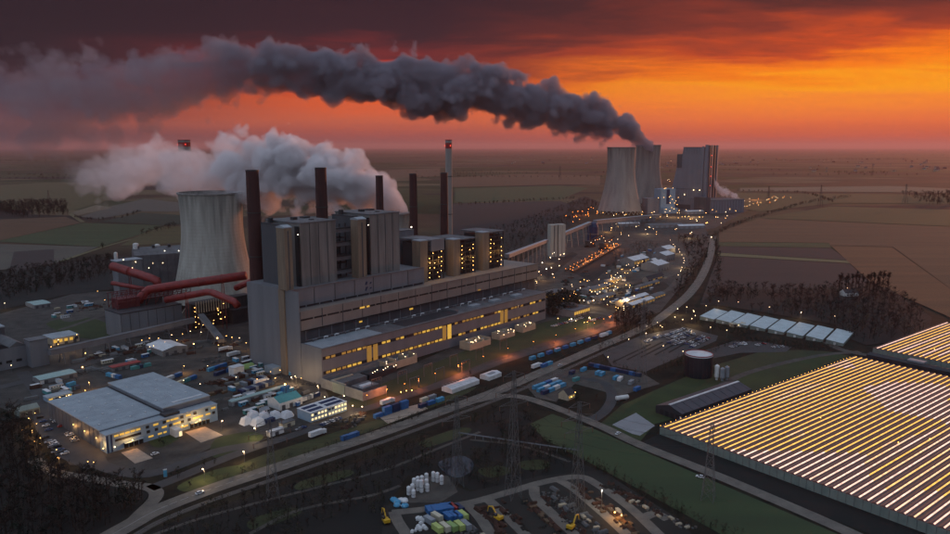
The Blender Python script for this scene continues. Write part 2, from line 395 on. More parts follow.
mb = MB(); mb.add([(x, y, 0) for y in gy for x in gx], [(j * 14 + i, j * 14 + i + 1, (j + 1) * 14 + i + 1, (j + 1) * 14 + i) for j in range(13) for i in range(13)])
struct(mb.build('ground', 'ground_land'))

lay = [0.0]
def sheet(name, pts, m, z, world_pts=False):
    if name in ('pond', 'lawn', 'rough_grass', 'yard_patch') and m != 'basin':
        Q = [Vector((p[0], p[1], 0)) for p in pts]; n_ = len(Q); pts = []
        for i in range(n_):
            p0, p1, p2, p3 = Q[i - 1], Q[i], Q[(i + 1) % n_], Q[(i + 2) % n_]
            for j in range(4):
                t = j / 4; q = 0.5 * ((2 * p1) + (p2 - p0) * t + (2 * p0 - 5 * p1 + 4 * p2 - p3) * t * t + (3 * p1 - p0 - 3 * p2 + p3) * t ** 3); pts.append((q.x, q.y))
    P = [Vector((p[0], p[1], z)) for p in pts] if world_pts else [G(p[0], p[1]) + Vector((0, 0, z)) for p in pts]
    c = sum(P, Vector()) / len(P); c.z = 0
    mb = MB(); Q = [p - c for p in P]
    ar = sum(Q[i].x * Q[(i + 1) % len(Q)].y - Q[(i + 1) % len(Q)].x * Q[i].y for i in range(len(Q)))
    if ar < 0: Q.reverse()
    mb.add(Q, [tuple(range(len(Q)))])
    return struct(mb.build(name, m, at=c))
def smooth_path(P, k=5):
    out = []
    for i in range(len(P) - 1):
        p0, p1, p2, p3 = P[max(i - 1, 0)], P[i], P[i + 1], P[min(i + 2, len(P) - 1)]
        for j in range(k):
            t = j / k
            out.append(0.5 * ((2 * p1) + (p2 - p0) * t + (2 * p0 - 5 * p1 + 4 * p2 - p3) * t * t + (3 * p1 - p0 - 3 * p2 + p3) * t ** 3))
    return out + [P[-1]]
def ribbon_mesh(P, w, off=0.0, z=0.0):
    L = []; R = []
    for i, p in enumerate(P):
        d = (P[min(i + 1, len(P) - 1)] - P[max(i - 1, 0)]); d.z = 0; d.normalize(); nrm = Vector((-d.y, d.x, 0))
        L.append(p + nrm * (off + w / 2)); R.append(p + nrm * (off - w / 2))
    n = len(P); mb = MB()
    mb.add([(q.x, q.y, z) for q in R + L], [(i, i + 1, n + i + 1, n + i) for i in range(n - 1)])
    return mb
ROADS = {}
def road(name, px, w, m, z, line=None, edge=False):
    P = smooth_path([G(*p) for p in px]); ROADS.setdefault(name, P)
    o = struct(ribbon_mesh(P, w, 0, z).build(name, m))
    if line:
        mb = MB(); acc = 0.0
        for i in range(len(P) - 1):
            acc += (P[i + 1] - P[i]).length
            d = (P[i + 1] - P[i]).normalized(); nr = Vector((-d.y, d.x, 0)) * 0.14
            k = max(1, int((P[i + 1] - P[i]).length / 9))
            for j in range(k):
                q = P[i].lerp(P[i + 1], j / k); e = q + d * 4.0
                mb.add([q + nr + Vector((0, 0, z + .012)), q - nr + Vector((0, 0, z + .012)), e - nr + Vector((0, 0, z + .012)), e + nr + Vector((0, 0, z + .012))], [(0, 1, 2, 3)])
        c = mb.build('road_marking', 'paint', o)
    return P
# ---- fields on the left
sheet('field', [(0, 240.7), (83, 223), (162, 225.5), (142, 234), (101, 247), (0, 242)], 'field_green', 0.5)
sheet('field', [(101, 221.7), (141.6, 212.9), (184, 215.4), (184, 224), (162, 225.5)], 'field_dkgreen', 0.6)
sheet('field', [(71, 213), (96, 205), (112, 208), (78, 215.5)], 'field_tan', 0.6)
sheet('field', [(-40, 221), (66, 217), (81, 223), (0, 240.5), (-40, 241)], 'field_brown', 0.4)
sheet('field', [(-40, 243), (98.6, 247), (55.6, 263.5), (-40, 275)], 'field_grey', 0.4)
sheet('field', [(14, 252), (54, 249.5), (54, 263.5), (9, 272)], 'field_plough', 0.6)
sheet('field', [(112, 206), (145, 199), (184, 203), (184, 212), (141, 211.5), (100, 219), (80, 217)], 'field_grey', 0.55)
sheet('field', [(142, 234), (163, 226.5), (184, 226), (184, 243), (120, 246)], 'field_olive', 0.5)
sheet('field', [(-60, 205), (-60, 188), (60, 182), (140, 186), (100, 203), (66, 212)], 'field_olive', 0.3)
road('farm_track', [(60, 262), (100, 248.5), (130, 240)], 7, 'field_pale', 0.8)
road('farm_track', [(70, 214), (83, 222.5)], 10, 'field_pale', 0.9)
# ---- fields in the middle distance
sheet('field', [(455, 188.5), (560, 185.5), (588, 188), (560, 200), (455, 203)], 'field_green', 0.4)
sheet('field', [(440, 178), (520, 174), (600, 176), (600, 185), (560, 184.5), (440, 187.5)], 'field_brown', 0.4)
sheet('field', [(440, 204), (560, 201), (575, 206), (540, 230), (440, 242)], 'field_plough', 0.4)
sheet('field', [(262, 175), (440, 168), (440, 176), (262, 186)], 'field_brown', 0.35)
# ---- fields on the right
sheet('field', [(760, 218), (831, 206.5), (960, 210), (990, 228), (852, 222)], 'field_olive', 0.4)
sheet('field', [(719, 232), (759, 218.6), (852, 222.6), (990, 228.6), (1050, 300), (952, 290), (893, 247), (830, 245.5), (829, 243), (719, 242)], 'field_brown', 0.4)
sheet('field', [(719, 242.3), (829, 243.3), (831, 248), (719, 246.5)], 'field_green', 0.45)
sheet('field', [(719, 246.8), (831, 248.3), (848, 260.6), (718, 252.8)], 'field_plough', 0.45)
sheet('field', [(718, 253), (848, 261), (850, 263.5), (718, 256)], 'field_pale', 0.5)
sheet('field', [(718, 256.4), (850, 264), (868, 282), (850, 305), (700, 305)], 'field_plough', 0.45)
sheet('field', [(831, 246), (892, 247.4), (952, 290.5), (1000, 325), (955, 320), (870, 282)], 'field_rust', 0.5)
sheet('field', [(740, 188), (890, 186), (960, 189), (960, 193), (740, 191)], 'field_tan', 0.6)
sheet('field', [(735, 193), (960, 195), (960, 204), (835, 203), (760, 212), (735, 207)], 'field_olive', 0.6)
# ---- the plant's paved ground
sheet('yard', [(-30, 395), (-30, 322), (80, 292), (180, 290), (300, 330), (330, 400), (300, 430), (215, 446), (160, 472), (70, 465), (30, 420)], 'yard', 0.04)
sheet('yard', [(300, 428), (330, 400), (480, 335), (560, 305), (625, 318), (600, 332), (500, 365), (440, 388), (380, 408)], 'yard', 0.05)
sheet('yard', [(500, 292), (520, 262), (560, 236), (625, 218), (700, 220), (712, 240), (690, 275), (660, 312), (600, 332), (540, 318)], 'yard', 0.045)
sheet('yard', [(640, 215), (740, 200), (765, 198), (745, 212), (715, 228), (690, 232), (640, 224)], 'yard', 0.06)
# grass plots
sheet('lawn', [(46, 324), (82, 317), (112, 326), (108, 337), (80, 338)], 'grass', 0.09)
sheet('lawn', [(352, 398), (368, 408), (432, 384), (500, 357), (600, 324), (585, 316), (545, 322), (480, 345), (430, 365)], 'olive', 0.09)
sheet('lawn', [(540, 330), (575, 318), (598, 321), (575, 331), (530, 344)], 'grass', 0.1)
sheet('lawn', [(215, 440), (250, 432), (262, 440), (215, 458)], 'grass', 0.09)
sheet('lawn', [(150, 432), (163, 428), (180, 437), (160, 448), (148, 442)], 'grass', 0.09)
sheet('lawn', [(178, 486), (215, 470), (245, 466), (225, 482), (190, 492)], 'grass', 0.1)
sheet('lawn', [(245, 462), (330, 434), (400, 413), (470, 388), (466, 394), (400, 420), (330, 446), (240, 476), (205, 488)], 'olive', 0.09)
# ---- green strip, verge and pond at the right
sheet('meadow', [(530, 424), (552, 414), (596, 430), (640, 450), (720, 484), (860, 544), (800, 560), (720, 534), (640, 490), (580, 458), (545, 440)], 'field_green', 0.08)
sheet('verge', [(600, 424), (622, 405), (660, 388), (688, 376), (760, 370), (830, 352), (850, 356), (700, 412), (655, 424), (640, 442)], 'grass', 0.07)
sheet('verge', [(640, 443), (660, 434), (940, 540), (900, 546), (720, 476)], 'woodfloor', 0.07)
sheet('verge', [(712, 366), (760, 352), (800, 350), (832, 352), (770, 368), (726, 380)], 'olive', 0.09)
sheet('pond', [(612, 425), (636, 413), (655, 426), (640, 436), (632, 434)], 'basin', 0.13)
# ---- roads
R1 = road('road', [(96, 544), (130, 525), (160, 509), (215, 488), (270, 470), (330, 450), (380, 433.5), (440, 412), (500, 390), (560, 364), (600, 346.5), (628, 335), (652, 323), (668, 312), (690, 293), (704, 272), (711, 252), (713, 236)], 11, 'oldroad', 0.16, line=True)
P2 = [p + Vector((6.2, -10.8, 0)) for p in R1[:52]]
struct(ribbon_mesh(P2, 4.0, 0, 0.17).build('rail_bed', 'gravel'))
mbr = MB()
for off in (-0.75, 0.75):
    n0 = ribbon_mesh(P2, 0.14, off, 0.34); mbr.add(n0.v, n0.f)
struct(mbr.build('rail', 'steel_grey'))
R2 = road('road', [(150, 489), (178, 478), (240, 453), (300, 433), (350, 414), (400, 398), (440, 384), (500, 362), (560, 344), (604, 329), (616, 321), (604, 314), (575, 312)], 8.0, 'asphalt', 0.15)
R3 = road('road', [(470, 402), (510, 396), (545, 404), (600, 426), (640, 445), (720, 477), (830, 524), (880, 548)], 8.0, 'oldroad', 0.155)
R3b = road('farm_road', [(590, 422), (606, 410), (612, 396), (604, 383), (580, 378), (556, 375)], 7.5, 'asphalt', 0.145)
road('road', [(34, 460), (56, 473), (88, 478), (120, 484), (150, 488), (156, 497), (140, 514), (128, 526)], 7.0, 'oldroad', 0.15)
road('road', [(22, 372), (40, 395), (52, 420), (75, 445), (100, 465), (150, 474), (215, 452), (260, 444)], 9.0, 'asphalt', 0.135)
road('road', [(-20, 392), (30, 380), (80, 366), (130, 352), (200, 334), (250, 322)], 9.0, 'asphalt', 0.13)
# stock yard roads at the bottom
for k, px in enumerate(([(392, 513), (430, 509), (470, 503), (510, 492), (545, 482), (578, 477), (596, 484), (630, 508), (664, 540)],
                        [(466, 504), (480, 518), (494, 540)], [(488, 500), (504, 514), (530, 540)], [(534, 487), (536, 498), (552, 514), (580, 540)],
                        [(560, 481), (575, 490), (606, 516), (632, 540)], [(394, 512), (398, 522), (410, 540)], [(640, 520), (655, 514), (668, 520)])):
    road('yard_road', px, 5.5, 'oldroad', 0.12 + 0.006 * k)
sheet('yard', [(386, 506), (440, 480), (470, 492), (540, 476), (600, 470), (680, 520), (700, 545), (380, 545)], 'soil', 0.05)
sheet('gravel_yard', [(408, 503), (412, 478), (448, 476), (458, 492), (440, 503)], 'gravel', 0.09)
# aprons in front of the warehouse, car parks, concrete pads
sheet('loading_apron', [(121, 453), (137, 448.5), (153, 458.5), (135, 464)], 'apron', 0.16)
sheet('loading_apron', [(185, 432.5), (205, 427), (223, 435.5), (201, 443)], 'apron', 0.16)
sheet('car_park', [(602, 352), (640, 336), (684, 327), (718, 336), (716, 341), (668, 362), (645, 372), (612, 366)], 'asphalt', 0.1)
sheet('car_park', [(688, 356), (734, 341), (764, 342), (792, 347), (786, 352), (740, 353), (706, 360)], 'asphalt', 0.1)
sheet('car_park', [(30, 398), (62, 412), (100, 448), (108, 462), (86, 470), (56, 456), (36, 430)], 'asphalt', 0.11)
sheet('concrete_pad', [(376, 415), (420, 404), (428, 409), (388, 424)], 'apron', 0.14)
sheet('container_yard', [(526, 386), (552, 369), (640, 372), (660, 384), (620, 396), (575, 384), (556, 402), (536, 398)], 'gravel', 0.11)
road('farm_road', [(722, 385), (745, 374), (780, 364), (824, 355), (860, 352)], 6, 'gravel', 0.14)
road('farm_road', [(826, 342), (842, 350), (872, 356), (910, 360)], 8, 'gravel', 0.145)

sheet('pond', [(438, 464), (446, 459), (462, 456), (473, 462), (471, 472), (458, 478), (446, 474)], 'pond', 0.12)
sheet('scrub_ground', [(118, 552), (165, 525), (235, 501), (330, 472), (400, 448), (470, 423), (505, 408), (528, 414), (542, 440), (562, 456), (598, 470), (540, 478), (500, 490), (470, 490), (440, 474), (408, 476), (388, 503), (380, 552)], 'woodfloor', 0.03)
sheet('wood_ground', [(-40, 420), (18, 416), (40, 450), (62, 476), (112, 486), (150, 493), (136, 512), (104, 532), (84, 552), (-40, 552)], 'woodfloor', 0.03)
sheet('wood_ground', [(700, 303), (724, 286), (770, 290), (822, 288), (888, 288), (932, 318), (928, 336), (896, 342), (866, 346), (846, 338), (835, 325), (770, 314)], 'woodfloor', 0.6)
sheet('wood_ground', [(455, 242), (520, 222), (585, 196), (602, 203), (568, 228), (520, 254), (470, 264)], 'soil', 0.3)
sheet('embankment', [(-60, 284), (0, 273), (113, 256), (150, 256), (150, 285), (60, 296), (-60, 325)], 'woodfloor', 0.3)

for pts in ([(300, 482), (345, 470), (350, 476), (300, 490)], [(420, 442), (460, 428), (470, 432), (430, 447)], [(478, 470), (500, 466), (512, 472), (490, 478)], [(520, 462), (545, 460), (548, 468), (525, 470)], [(250, 520), (290, 508), (300, 514), (255, 530)]):
    sheet('rough_grass', pts, 'olive', 0.06)
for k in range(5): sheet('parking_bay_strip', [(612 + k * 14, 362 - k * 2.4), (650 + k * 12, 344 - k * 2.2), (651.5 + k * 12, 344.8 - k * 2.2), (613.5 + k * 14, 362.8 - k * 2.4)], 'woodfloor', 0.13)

# worn lanes and patches in the plant yards
for k, px in enumerate(([(88, 372), (130, 362), (180, 360), (230, 356), (262, 372), (300, 388)], [(205, 402), (236, 398), (270, 400), (300, 414), (316, 430)], [(60, 330), (84, 322), (110, 312), (128, 300)], [(540, 300), (580, 290), (620, 278), (650, 262), (672, 246)], [(566, 312), (610, 300), (650, 296), (672, 286), (684, 262), (676, 244), (640, 238)], [(520, 300), (548, 288), (580, 282)], [(600, 330), (630, 312), (648, 300)])):
    road('yard_lane', px, 6.0, 'gravel', 0.125 + 0.006 * k)
for k, (pts, m_) in enumerate((([(200, 372), (232, 362), (262, 378), (226, 392)], 'gravel'), ([(262, 392), (290, 384), (310, 398), (280, 412)], 'soil'), ([(95, 358), (150, 346), (165, 352), (110, 368)], 'soil'), ([(60, 312), (100, 300), (120, 306), (70, 322)], 'gravel'), ([(596, 300), (650, 280), (668, 290), (620, 310)], 'soil'), ([(550, 288), (575, 280), (590, 288), (560, 298)], 'gravel'), ([(640, 272), (690, 256), (684, 268), (655, 284)], 'gravel'))):
    sheet('yard_patch', pts, m_, 0.085 + 0.004 * k)

for px in ([(128, 545), (190, 522), (250, 505), (320, 487), (385, 470), (430, 452), (480, 432)], [(250, 534), (300, 510), (370, 496), (400, 486)], [(470, 440), (520, 446), (570, 462)]): road('dirt_track', px, 2.4, 'gravel', 0.09)
# ================================================================== the power station
def wins(mb_mat_list, parent): pass
_shared = {}
def shared_box(key, w, d, h, m, mi=None):
    if key not in _shared: _shared[key] = MB().box(-w / 2, w / 2, -d / 2, d / 2, -h / 2, h / 2).mesh(key, m)
    return _shared[key]
def window(parent, p, w, h, m, d=0.24, rz=0.0, name='window'):
    key = 'window_%s_%d_%d' % (m, w * 10, h * 10)
    return link(name, shared_box(key, w, d, h, m), parent, p, rz)
rnd = random.Random(11)

PS = thing('power_station', 'long grey power station hall with stepped tiers and two rows of yellow windows', 'power station', W(0, 0), RZ)
MB().box(0, 280, 0, 24, 0, 27.0).build('turbine_hall', 'cladding', PS)
MB().box(-0.3, 280.3, -0.3, 24.1, 27.0, 27.8).build('turbine_hall_roof', 'roof_grey', PS)
MB().box(86, 150, 3.0, 20, 27.8, 28.0).build('roof_panel', 'roof_dark', PS)
MB().box(1.2, 60, 1.2, 22, 27.8, 27.9).build('roof_panel', 'roof_blue', PS)
MB().box(0.002, 298, 27, 92.5, 0, 37).build('wall', 'cladding_dark', PS)
MB().box(0, 300, 24.6, 92.5, 37, 51.6).build('gallery_tier', 'cladding_warm', PS)
MB().box(0, 140, 33.5, 92.5, 51.7, 66.3).build('bunker_tier', 'cladding', PS)
MB().box(-0.6, 0, 24.6, 92.5, 0, 66.4).build('end_wall', 'cladding', PS)
MB().box(-0.4, 0, 0, 24.2, 0, 27.9).build('end_wall', 'cladding', PS)
# louvre ribbons
for (a0, a1, b, z0, z1) in ((0.4, 139.5, 33.38, 52.2, 53.6), (0.4, 299, 24.45, 44.4, 45.7)):
    k = int((a1 - a0) / 12)
    for i in range(k):
        x = a0 + (a1 - a0) * i / k
        MB().box(x, x + (a1 - a0) / k - 1.2, b, b + 0.3, z0, z1).build('louvre', 'slot', PS)
MB().box(0.4, 299, 24.5, 27.2, 36.2, 36.99).build('overhang_shade', 'slot', PS)  # near-black strip painted in as the shadow under the overhanging tier
for i in range(15): MB().box(i * 20.0, i * 20.0 + 0.5, 24.3, 24.55, 37.2, 51.4).build('facade_rib', 'cladding_dark', PS)
for i in range(7): MB().box(i * 20.0, i * 20.0 + 0.5, 33.2, 33.45, 53.8, 66.2).build('facade_rib', 'cladding_dark', PS)
MB().box(-0.5, 140.3, 33.1, 33.9, 66.3, 67.2).build('parapet', 'steel_grey', PS)
MB().box(140, 300.2, 24.2, 25.0, 51.6, 52.3).build('parapet', 'steel_grey', PS)
# turbine hall windows: two rows
for z, h in ((20.4, 1.7), (9.4, 1.7)):
    MB().box(0.6, 279, -0.12, 0.1, z - h / 2 - 0.35, z + h / 2 + 0.35).build('window_band', 'slot', PS)
    x = 3.0
    while x < 277:
        q = rnd.random()
        if not any(abs(x - c) < 7 for c in (48, 133, 212)):
            m = 'win_lit' if q < 0.34 else ('win_dim' if q < 0.80 else 'glass')
            window(PS, (x + 2, -0.2, z), 3.6, h, m)
        x += 5.0
for c in (48, 133, 212):
    for d in (-3.2, 3.2): window(PS, (c + d, -0.22, 14.6), 4.6, 12.6, 'win_dim' if c != 133 or d < 0 else 'win_lit')
# roof vents and skylight pipes along the back of the turbine roof
for i in range(26):
    x = 8 + i * 10.4
    v = MB().tube([(0, 0, 0), (0, 0, 1.6), (0.9, -0.9, 2.3), (2.2, -2.2, 2.3)], 0.55, 6).build('roof_vent', 'roof_white' if i % 3 else 'steel_grey', PS, at=(x, 20.8, 27.8))
MB().tube([(4, 22.6, 29.4), (276, 22.6, 29.4)], 0.35, 6).build('roof_pipe', 'steel_grey', PS)
MB().box(150, 152, 4, 20, 27.8, 30).build('roof_hatch', 'steel_grey', PS)
for x in (175, 205, 238): MB().box(x, x + 12, 7, 13, 27.8, 29.6).build('skylight', 'roof_blue', PS)
# recessed wall posts
for i in range(24): MB().box(6 + i * 12.2, 6.6 + i * 12.2, 26.6, 27.05, 28, 36.2).build('post', 'cladding', PS)
window(PS, (60, 24.3, 45.0), 5.0, 1.3, 'win_lit'); window(PS, (66, 24.3, 45.0), 3.0, 1.3, 'win_lit'); window(PS, (60, 26.7, 33.0), 3.0, 1.2, 'win_lit')
window(PS, (117, 26.7, 34.0), 4.0, 1.4, 'win_lit'); window(PS, (205, 24.3, 38.0), 4.0, 1.2, 'win_dim')
# emblem on the upper tier: slanted strokes
em = MB()
for (x, z, w, h) in ((0.0, 5.6, 1.5, 2.5), (4.6, 5.6, 1.4, 1.6), (4.6, 1.7, 1.6, 1.1), (-0.2, 0.6, 1.3, 2.6)):
    em.add([(x, 0, z), (x + w, 0, z), (x + w + 1.0, 0, z + h), (x + 1.0, 0, z + h), (x, 0.3, z), (x + w, 0.3, z), (x + w + 1.0, 0.3, z + h), (x + 1.0, 0.3, z + h)],
           [(0, 1, 2, 3), (1, 5, 6, 2), (5, 4, 7, 6), (4, 0, 3, 7), (3, 2, 6, 7), (0, 4, 5, 1)])
em.add([(0.2, 0, 2.6), (2.6, 0, 2.9), (2.8, 0, 3.7), (0.4, 0, 3.6)], [(0, 1, 2, 3)])
em.build('emblem', 'c_navy', PS, at=(71.5, 33.2, 55.2))
# tan stair strip down the end wall
MB().box(-1.8, -0.62, 41.5, 48.5, 0, 66).build('stair_strip', 'tan_tower', PS)
MB().box(-8, -0.6, 50, 62, 0, 5).build('annex', 'roof_blue', PS)

def boiler(a0, a1, b0, b1, z1, label, ladder=True):
    t = thing('boiler_house', label, 'boiler house', W(a0, b0, 66.3), RZ)
    w, d, h = a1 - a0, b1 - b0, z1 - 66.3
    MB().box(0, w, 0, d, 0, h).build('wall', 'boiler_grey', t)
    MB().box(-0.4, w + 0.4, -0.4, d + 0.4, h, h + 0.9).build('roof', 'roof_grey', t)
    for k in range(1, 4): MB().box(w * k / 4 - 0.25, w * k / 4 + 0.25, -0.3, 0.05, 0.5, h - 0.3).build('wall_rib', 'cladding_dark', t)
    MB().box(-1.6, -0.05, 1.0, 5.0, 0.3, h - 2).build('wall_slot', 'slot', t)
    MB().box(-7, -1.7, 14, d - 4, 0, h - 1.6).build('side_bay', 'cladding_dark', t)
    MB().box(-7.3, -1.6, 13.7, d - 3.7, h - 1.6, h - 1.0).build('side_roof', 'roof_dark', t)
    for (x, y, s, hh) in ((w * .3, d * .5, 4, 3), (w * .7, d * .6, 6, 2.2), (w * .55, d * .25, 3, 1.6), (-5, d * .7, 3, 3)):
        MB().box(x, x + s, y, y + s, h - (1.0 if x < 0 else -0.9), h + hh).build('roof_unit', 'steel_dark', t)
    for k in range(9):
        MB().bar((w * k / 8, -0.2, h + 0.9), (w * k / 8, -0.2, h + 2.0), 0.12).build('rail_post', 'steel_dark', t)
    MB().bar((0, -0.2, h + 2.0), (w, -0.2, h + 2.0), 0.12).build('handrail', 'steel_dark', t)
    for (x, y, z) in ((-7.6, 15, h - 12), (-7.6, 18, h - 22), (-1.9, .4, h - 8)):
        MB().lathe([(0.01, -.32), (.32, 0), (.01, .32)], 6, cap0=False, cap1=False).build('lamp', 'lamp_white', t, at=(x, y, z))
    return t
boiler(15, 49, 41, 86, 114.6, 'grey boiler house on the roof, left one of the pair')
boiler(85, 118, 41, 86, 116.4, 'grey boiler house on the roof, right one of the pair')
def stair_tower(a, b, w, d, z0, z1, label, cap=True):
    t = thing('stair_tower', label, 'stair tower', W(a, b, z0), RZ, 'tan stair towers')
    MB().box(0, w, 0, d, 0, z1 - z0).build('shaft', 'tan_tower', t)
    MB().gable(-0.3, w + 0.3, -0.3, d + 0.3, z1 - z0, z1 - z0 + 0.8, z1 - z0 + 2.2).build('cap', 'roof_blue', t)
    for k in range(1, 16): MB().box(-.12, w + .12, -0.12, d + .12, (z1 - z0) * k / 16 - .18, (z1 - z0) * k / 16 + .18).build('string_course', 'tan_tower', t)
    MB().box(w * .42, w * .58, -.16, .05, 1, z1 - z0 - 2).build('window_strip', 'cladding_dark', t)
    return t
stair_tower(-2.5, 36.5, 6.5, 10, 66.5, 113, 'tan stair tower beside the left boiler house')
stair_tower(67.0, 35.5, 8.5, 9, 66.3, 114, 'tan stair tower between the two boiler houses')
# grey bridges between the boiler houses
for i, z in enumerate((70.5, 81.5, 93.0, 104.0)):
    t = thing('duct_bridge', ['lowest', 'second lowest', 'second highest', 'highest'][i] + ' grey duct bridge between the two boiler houses', 'duct', W(50, 46, z), RZ, 'duct bridges')
    MB().box(0, 19, 0, 6, 0, 3.0).build('duct', 'steel_grey', t); MB().box(0, 19, -0.6, -0.05, 3.0, 4.2).build('walkway_rail', 'steel_dark', t)
t = thing('equipment_frame', 'dark steel frame full of pipes between the boiler houses', 'steel frame', W(51, 54, 66.3), RZ)
for i in range(4):
    for j in range(2): MB().box(i * 6, i * 6 + 0.8, j * 14, j * 14 + .8, 0, 44).build('column', 'steel_dark', t)
for z in (4, 11, 18, 25, 32, 39): MB().box(-0.2, 19, -.2, 15, z, z + .7).build('floor', 'steel_dark', t)
for i, (x, z0, z1) in enumerate(((3, 0, 36), (9, 5, 42), (15, 0, 30))): MB().tube([(x, 6, z0), (x, 6, z1)], 1.6, 8).build('pipe', 'steel_grey', t)
# three open steel boilers with lamps at the far end
def lattice(a, b, w, d, z0, z1, label, tan=True, box=False):
    t = thing('open_boiler', label, 'open boiler', W(a, b, z0), RZ, 'open steel boilers with lamps')
    h = z1 - z0
    MB().box(4, w - 1, 3, d, 0, h * 0.92).build('casing', 'steel_dark', t)
    for x in (0.0, w * .33, w * .66, w - .8): MB().box(x, x + .8, 0, .8, 0, h).build('column', 'steel_dark', t)
    for k in range(1, 8): MB().box(0, w, -0.3, 2.8, h * k / 8, h * k / 8 + .45).build('platform', 'steel_dark', t)
    MB().box(-.5, w + .5, -.5, d + .5, h, h + .9).build('roof', 'roof_grey', t)
    if box: MB().box(w * .2, w * .98, -1.0, d * .7, h * .74, h + 1.2).build('upper_casing', 'cladding', t)
    if tan:
        MB().box(-10, -0.4, -1, 9, 0, h + 1).build('stair_shaft', 'tan_tower', t); MB().box(-10.2, -.2, -1.2, 9.2, h + 1, h + 1.8).build('shaft_cap', 'roof_blue', t)
    lm = MB().lathe([(0.01, -.32), (.32, 0), (.01, .32)], 6, cap0=False, cap1=False).mesh('lamp_bulb', 'lamp_amber')
    for k in range(7):
        for x in (w * .10, w * .80):
            if rnd.random() < 0.92 and not (box and k == 6): link('lamp', lm, t, (x + rnd.uniform(-.4, .4), -0.9, h * (k + .65) / 8 + rnd.uniform(-.5, .5)))
        if rnd.random() < .55: link('lamp', lm, t, (w * rnd.uniform(.3, .7), -0.6, h * (k + .5) / 8))
    for x_ in (w * .2, w * .75):
        ld = bpy.data.lights.new('lamp_light', 'POINT'); ld.energy = 1800; ld.shadow_soft_size = .4; ld.color = (1, .5, .14); o = bpy.data.objects.new('lamp_light', ld); col.objects.link(o); o.parent = t; o.location = (x_, -3, h * .45)
    return t
lattice(152, 41, 22, 36, 51.7, 88, 'open dark steel boiler with lamp columns, nearest of three', box=True)
lattice(196, 41, 23, 36, 51.7, 85, 'open dark steel boiler with scattered lamps, middle of three')
lattice(239, 41, 24, 36, 51.7, 88, 'open dark steel boiler with lamp columns, farthest of three')
# small roof stack with a light
t = thing('roof_block', 'small grey roof house with a floodlight among the dark chimneys', 'roof house', W(150, 82, 51.7), RZ)
MB().box(0, 26, 0, 14, 0, 42).build('wall', 'cladding', t); MB().box(-.3, 26.3, -.3, 14.3, 42, 42.7).build('roof', 'roof_grey', t)
MB().lathe([(0.01, -.6), (.6, 0), (.01, .6)], 6, cap0=False, cap1=False).build('lamp', 'lamp_white', t, at=(22, -.8, 45)); MB().bar((22, 0, 42), (22, 0, 45), .2).build('lamp_post', 'steel_dark', t)

# ---- chimneys
def chimney(u, vtop, b, wtop, wbot, label, m='chimney_red', band=None, wcap=True, group='tall chimneys'):
    q = ray(u, vtop); tt = (b + C0.dot(PB)) / (q[0] * PB.x + q[1] * PB.y); p = Vector((q[0] * tt, q[1] * tt, 0)); h = H + q[2] * tt
    t = thing('chimney', label, 'chimney', p, 0, group)
    px = (p.y * CP) / F
    r1, r0 = wtop * px / 2, wbot * px / 2
    MB().lathe([(r0, 0), (r0 + (r1 - r0) * .5, h * .5), (r1, h - 1.5), (r1, h)], 20, cap1=False).build('shaft', m, t, smooth=True)
    MB().lathe([(r1 * .86, h - 3), (r1 * .86, h - .5), (r1 * 1.06, h - .4), (r1 * 1.06, h + .5), (r1 * .86, h + .5), (r1 * .8, h - 6)], 20, cap0=False, cap1=True).build('rim', 'steel_dark' if m != 'concrete_far' else 'red_band', t)
    for k in (0.55, 0.78):
        rr = r0 + (r1 - r0) * k
        MB().lathe([(rr * 1.0, h * k), (rr * 1.10, h * k), (rr * 1.10, h * k + .8), (rr * 1.0, h * k + .8)], 16, cap0=False, cap1=False).build('walkway', 'steel_dark', t)
    if band: MB().lathe([(r1 * 1.02, h - 9), (r1 * 1.02, h - 3)], 20, cap0=False, cap1=False).build('painted_band', 'red_band', t)
    if band:
        for k in range(3):
            s = 2 * math.pi * (k / 3 + .17); MB().lathe([(0.01, -.4), (.4, 0), (.01, .4)], 6, cap0=False, cap1=False).build('obstruction_lamp', 'lamp_red', t, at=(r1 * 1.15 * math.cos(s), -abs(r1 * 1.15 * math.sin(s)), h - 6))
    return t
chimney(252, 170.5, 98, 12.6, 15.6, 'dark red chimney nearest to the pale cooling tower')
chimney(320.5, 168, 98, 11.4, 13.5, 'dark red chimney rising behind the left boiler house')
chimney(379.2, 176, 98, 7.4, 9.0, 'thin dark red chimney behind the right boiler house')
chimney(413, 174, 98, 7.6, 9.6, 'dark red chimney just right of the boiler houses')
chimney(444, 173, 98, 7.2, 9.6, 'dark red chimney standing in front of the slender pale mast')
chimney(448.6, 140, 130, 6.6, 8.0, 'slender pale grey chimney with red tip, tallest on the skyline', 'concrete_far', True)
c = chimney(184, 140, 560, 11.6, 13.0, 'pale grey chimney with red tip half lost in white steam', 'concrete_far', True)

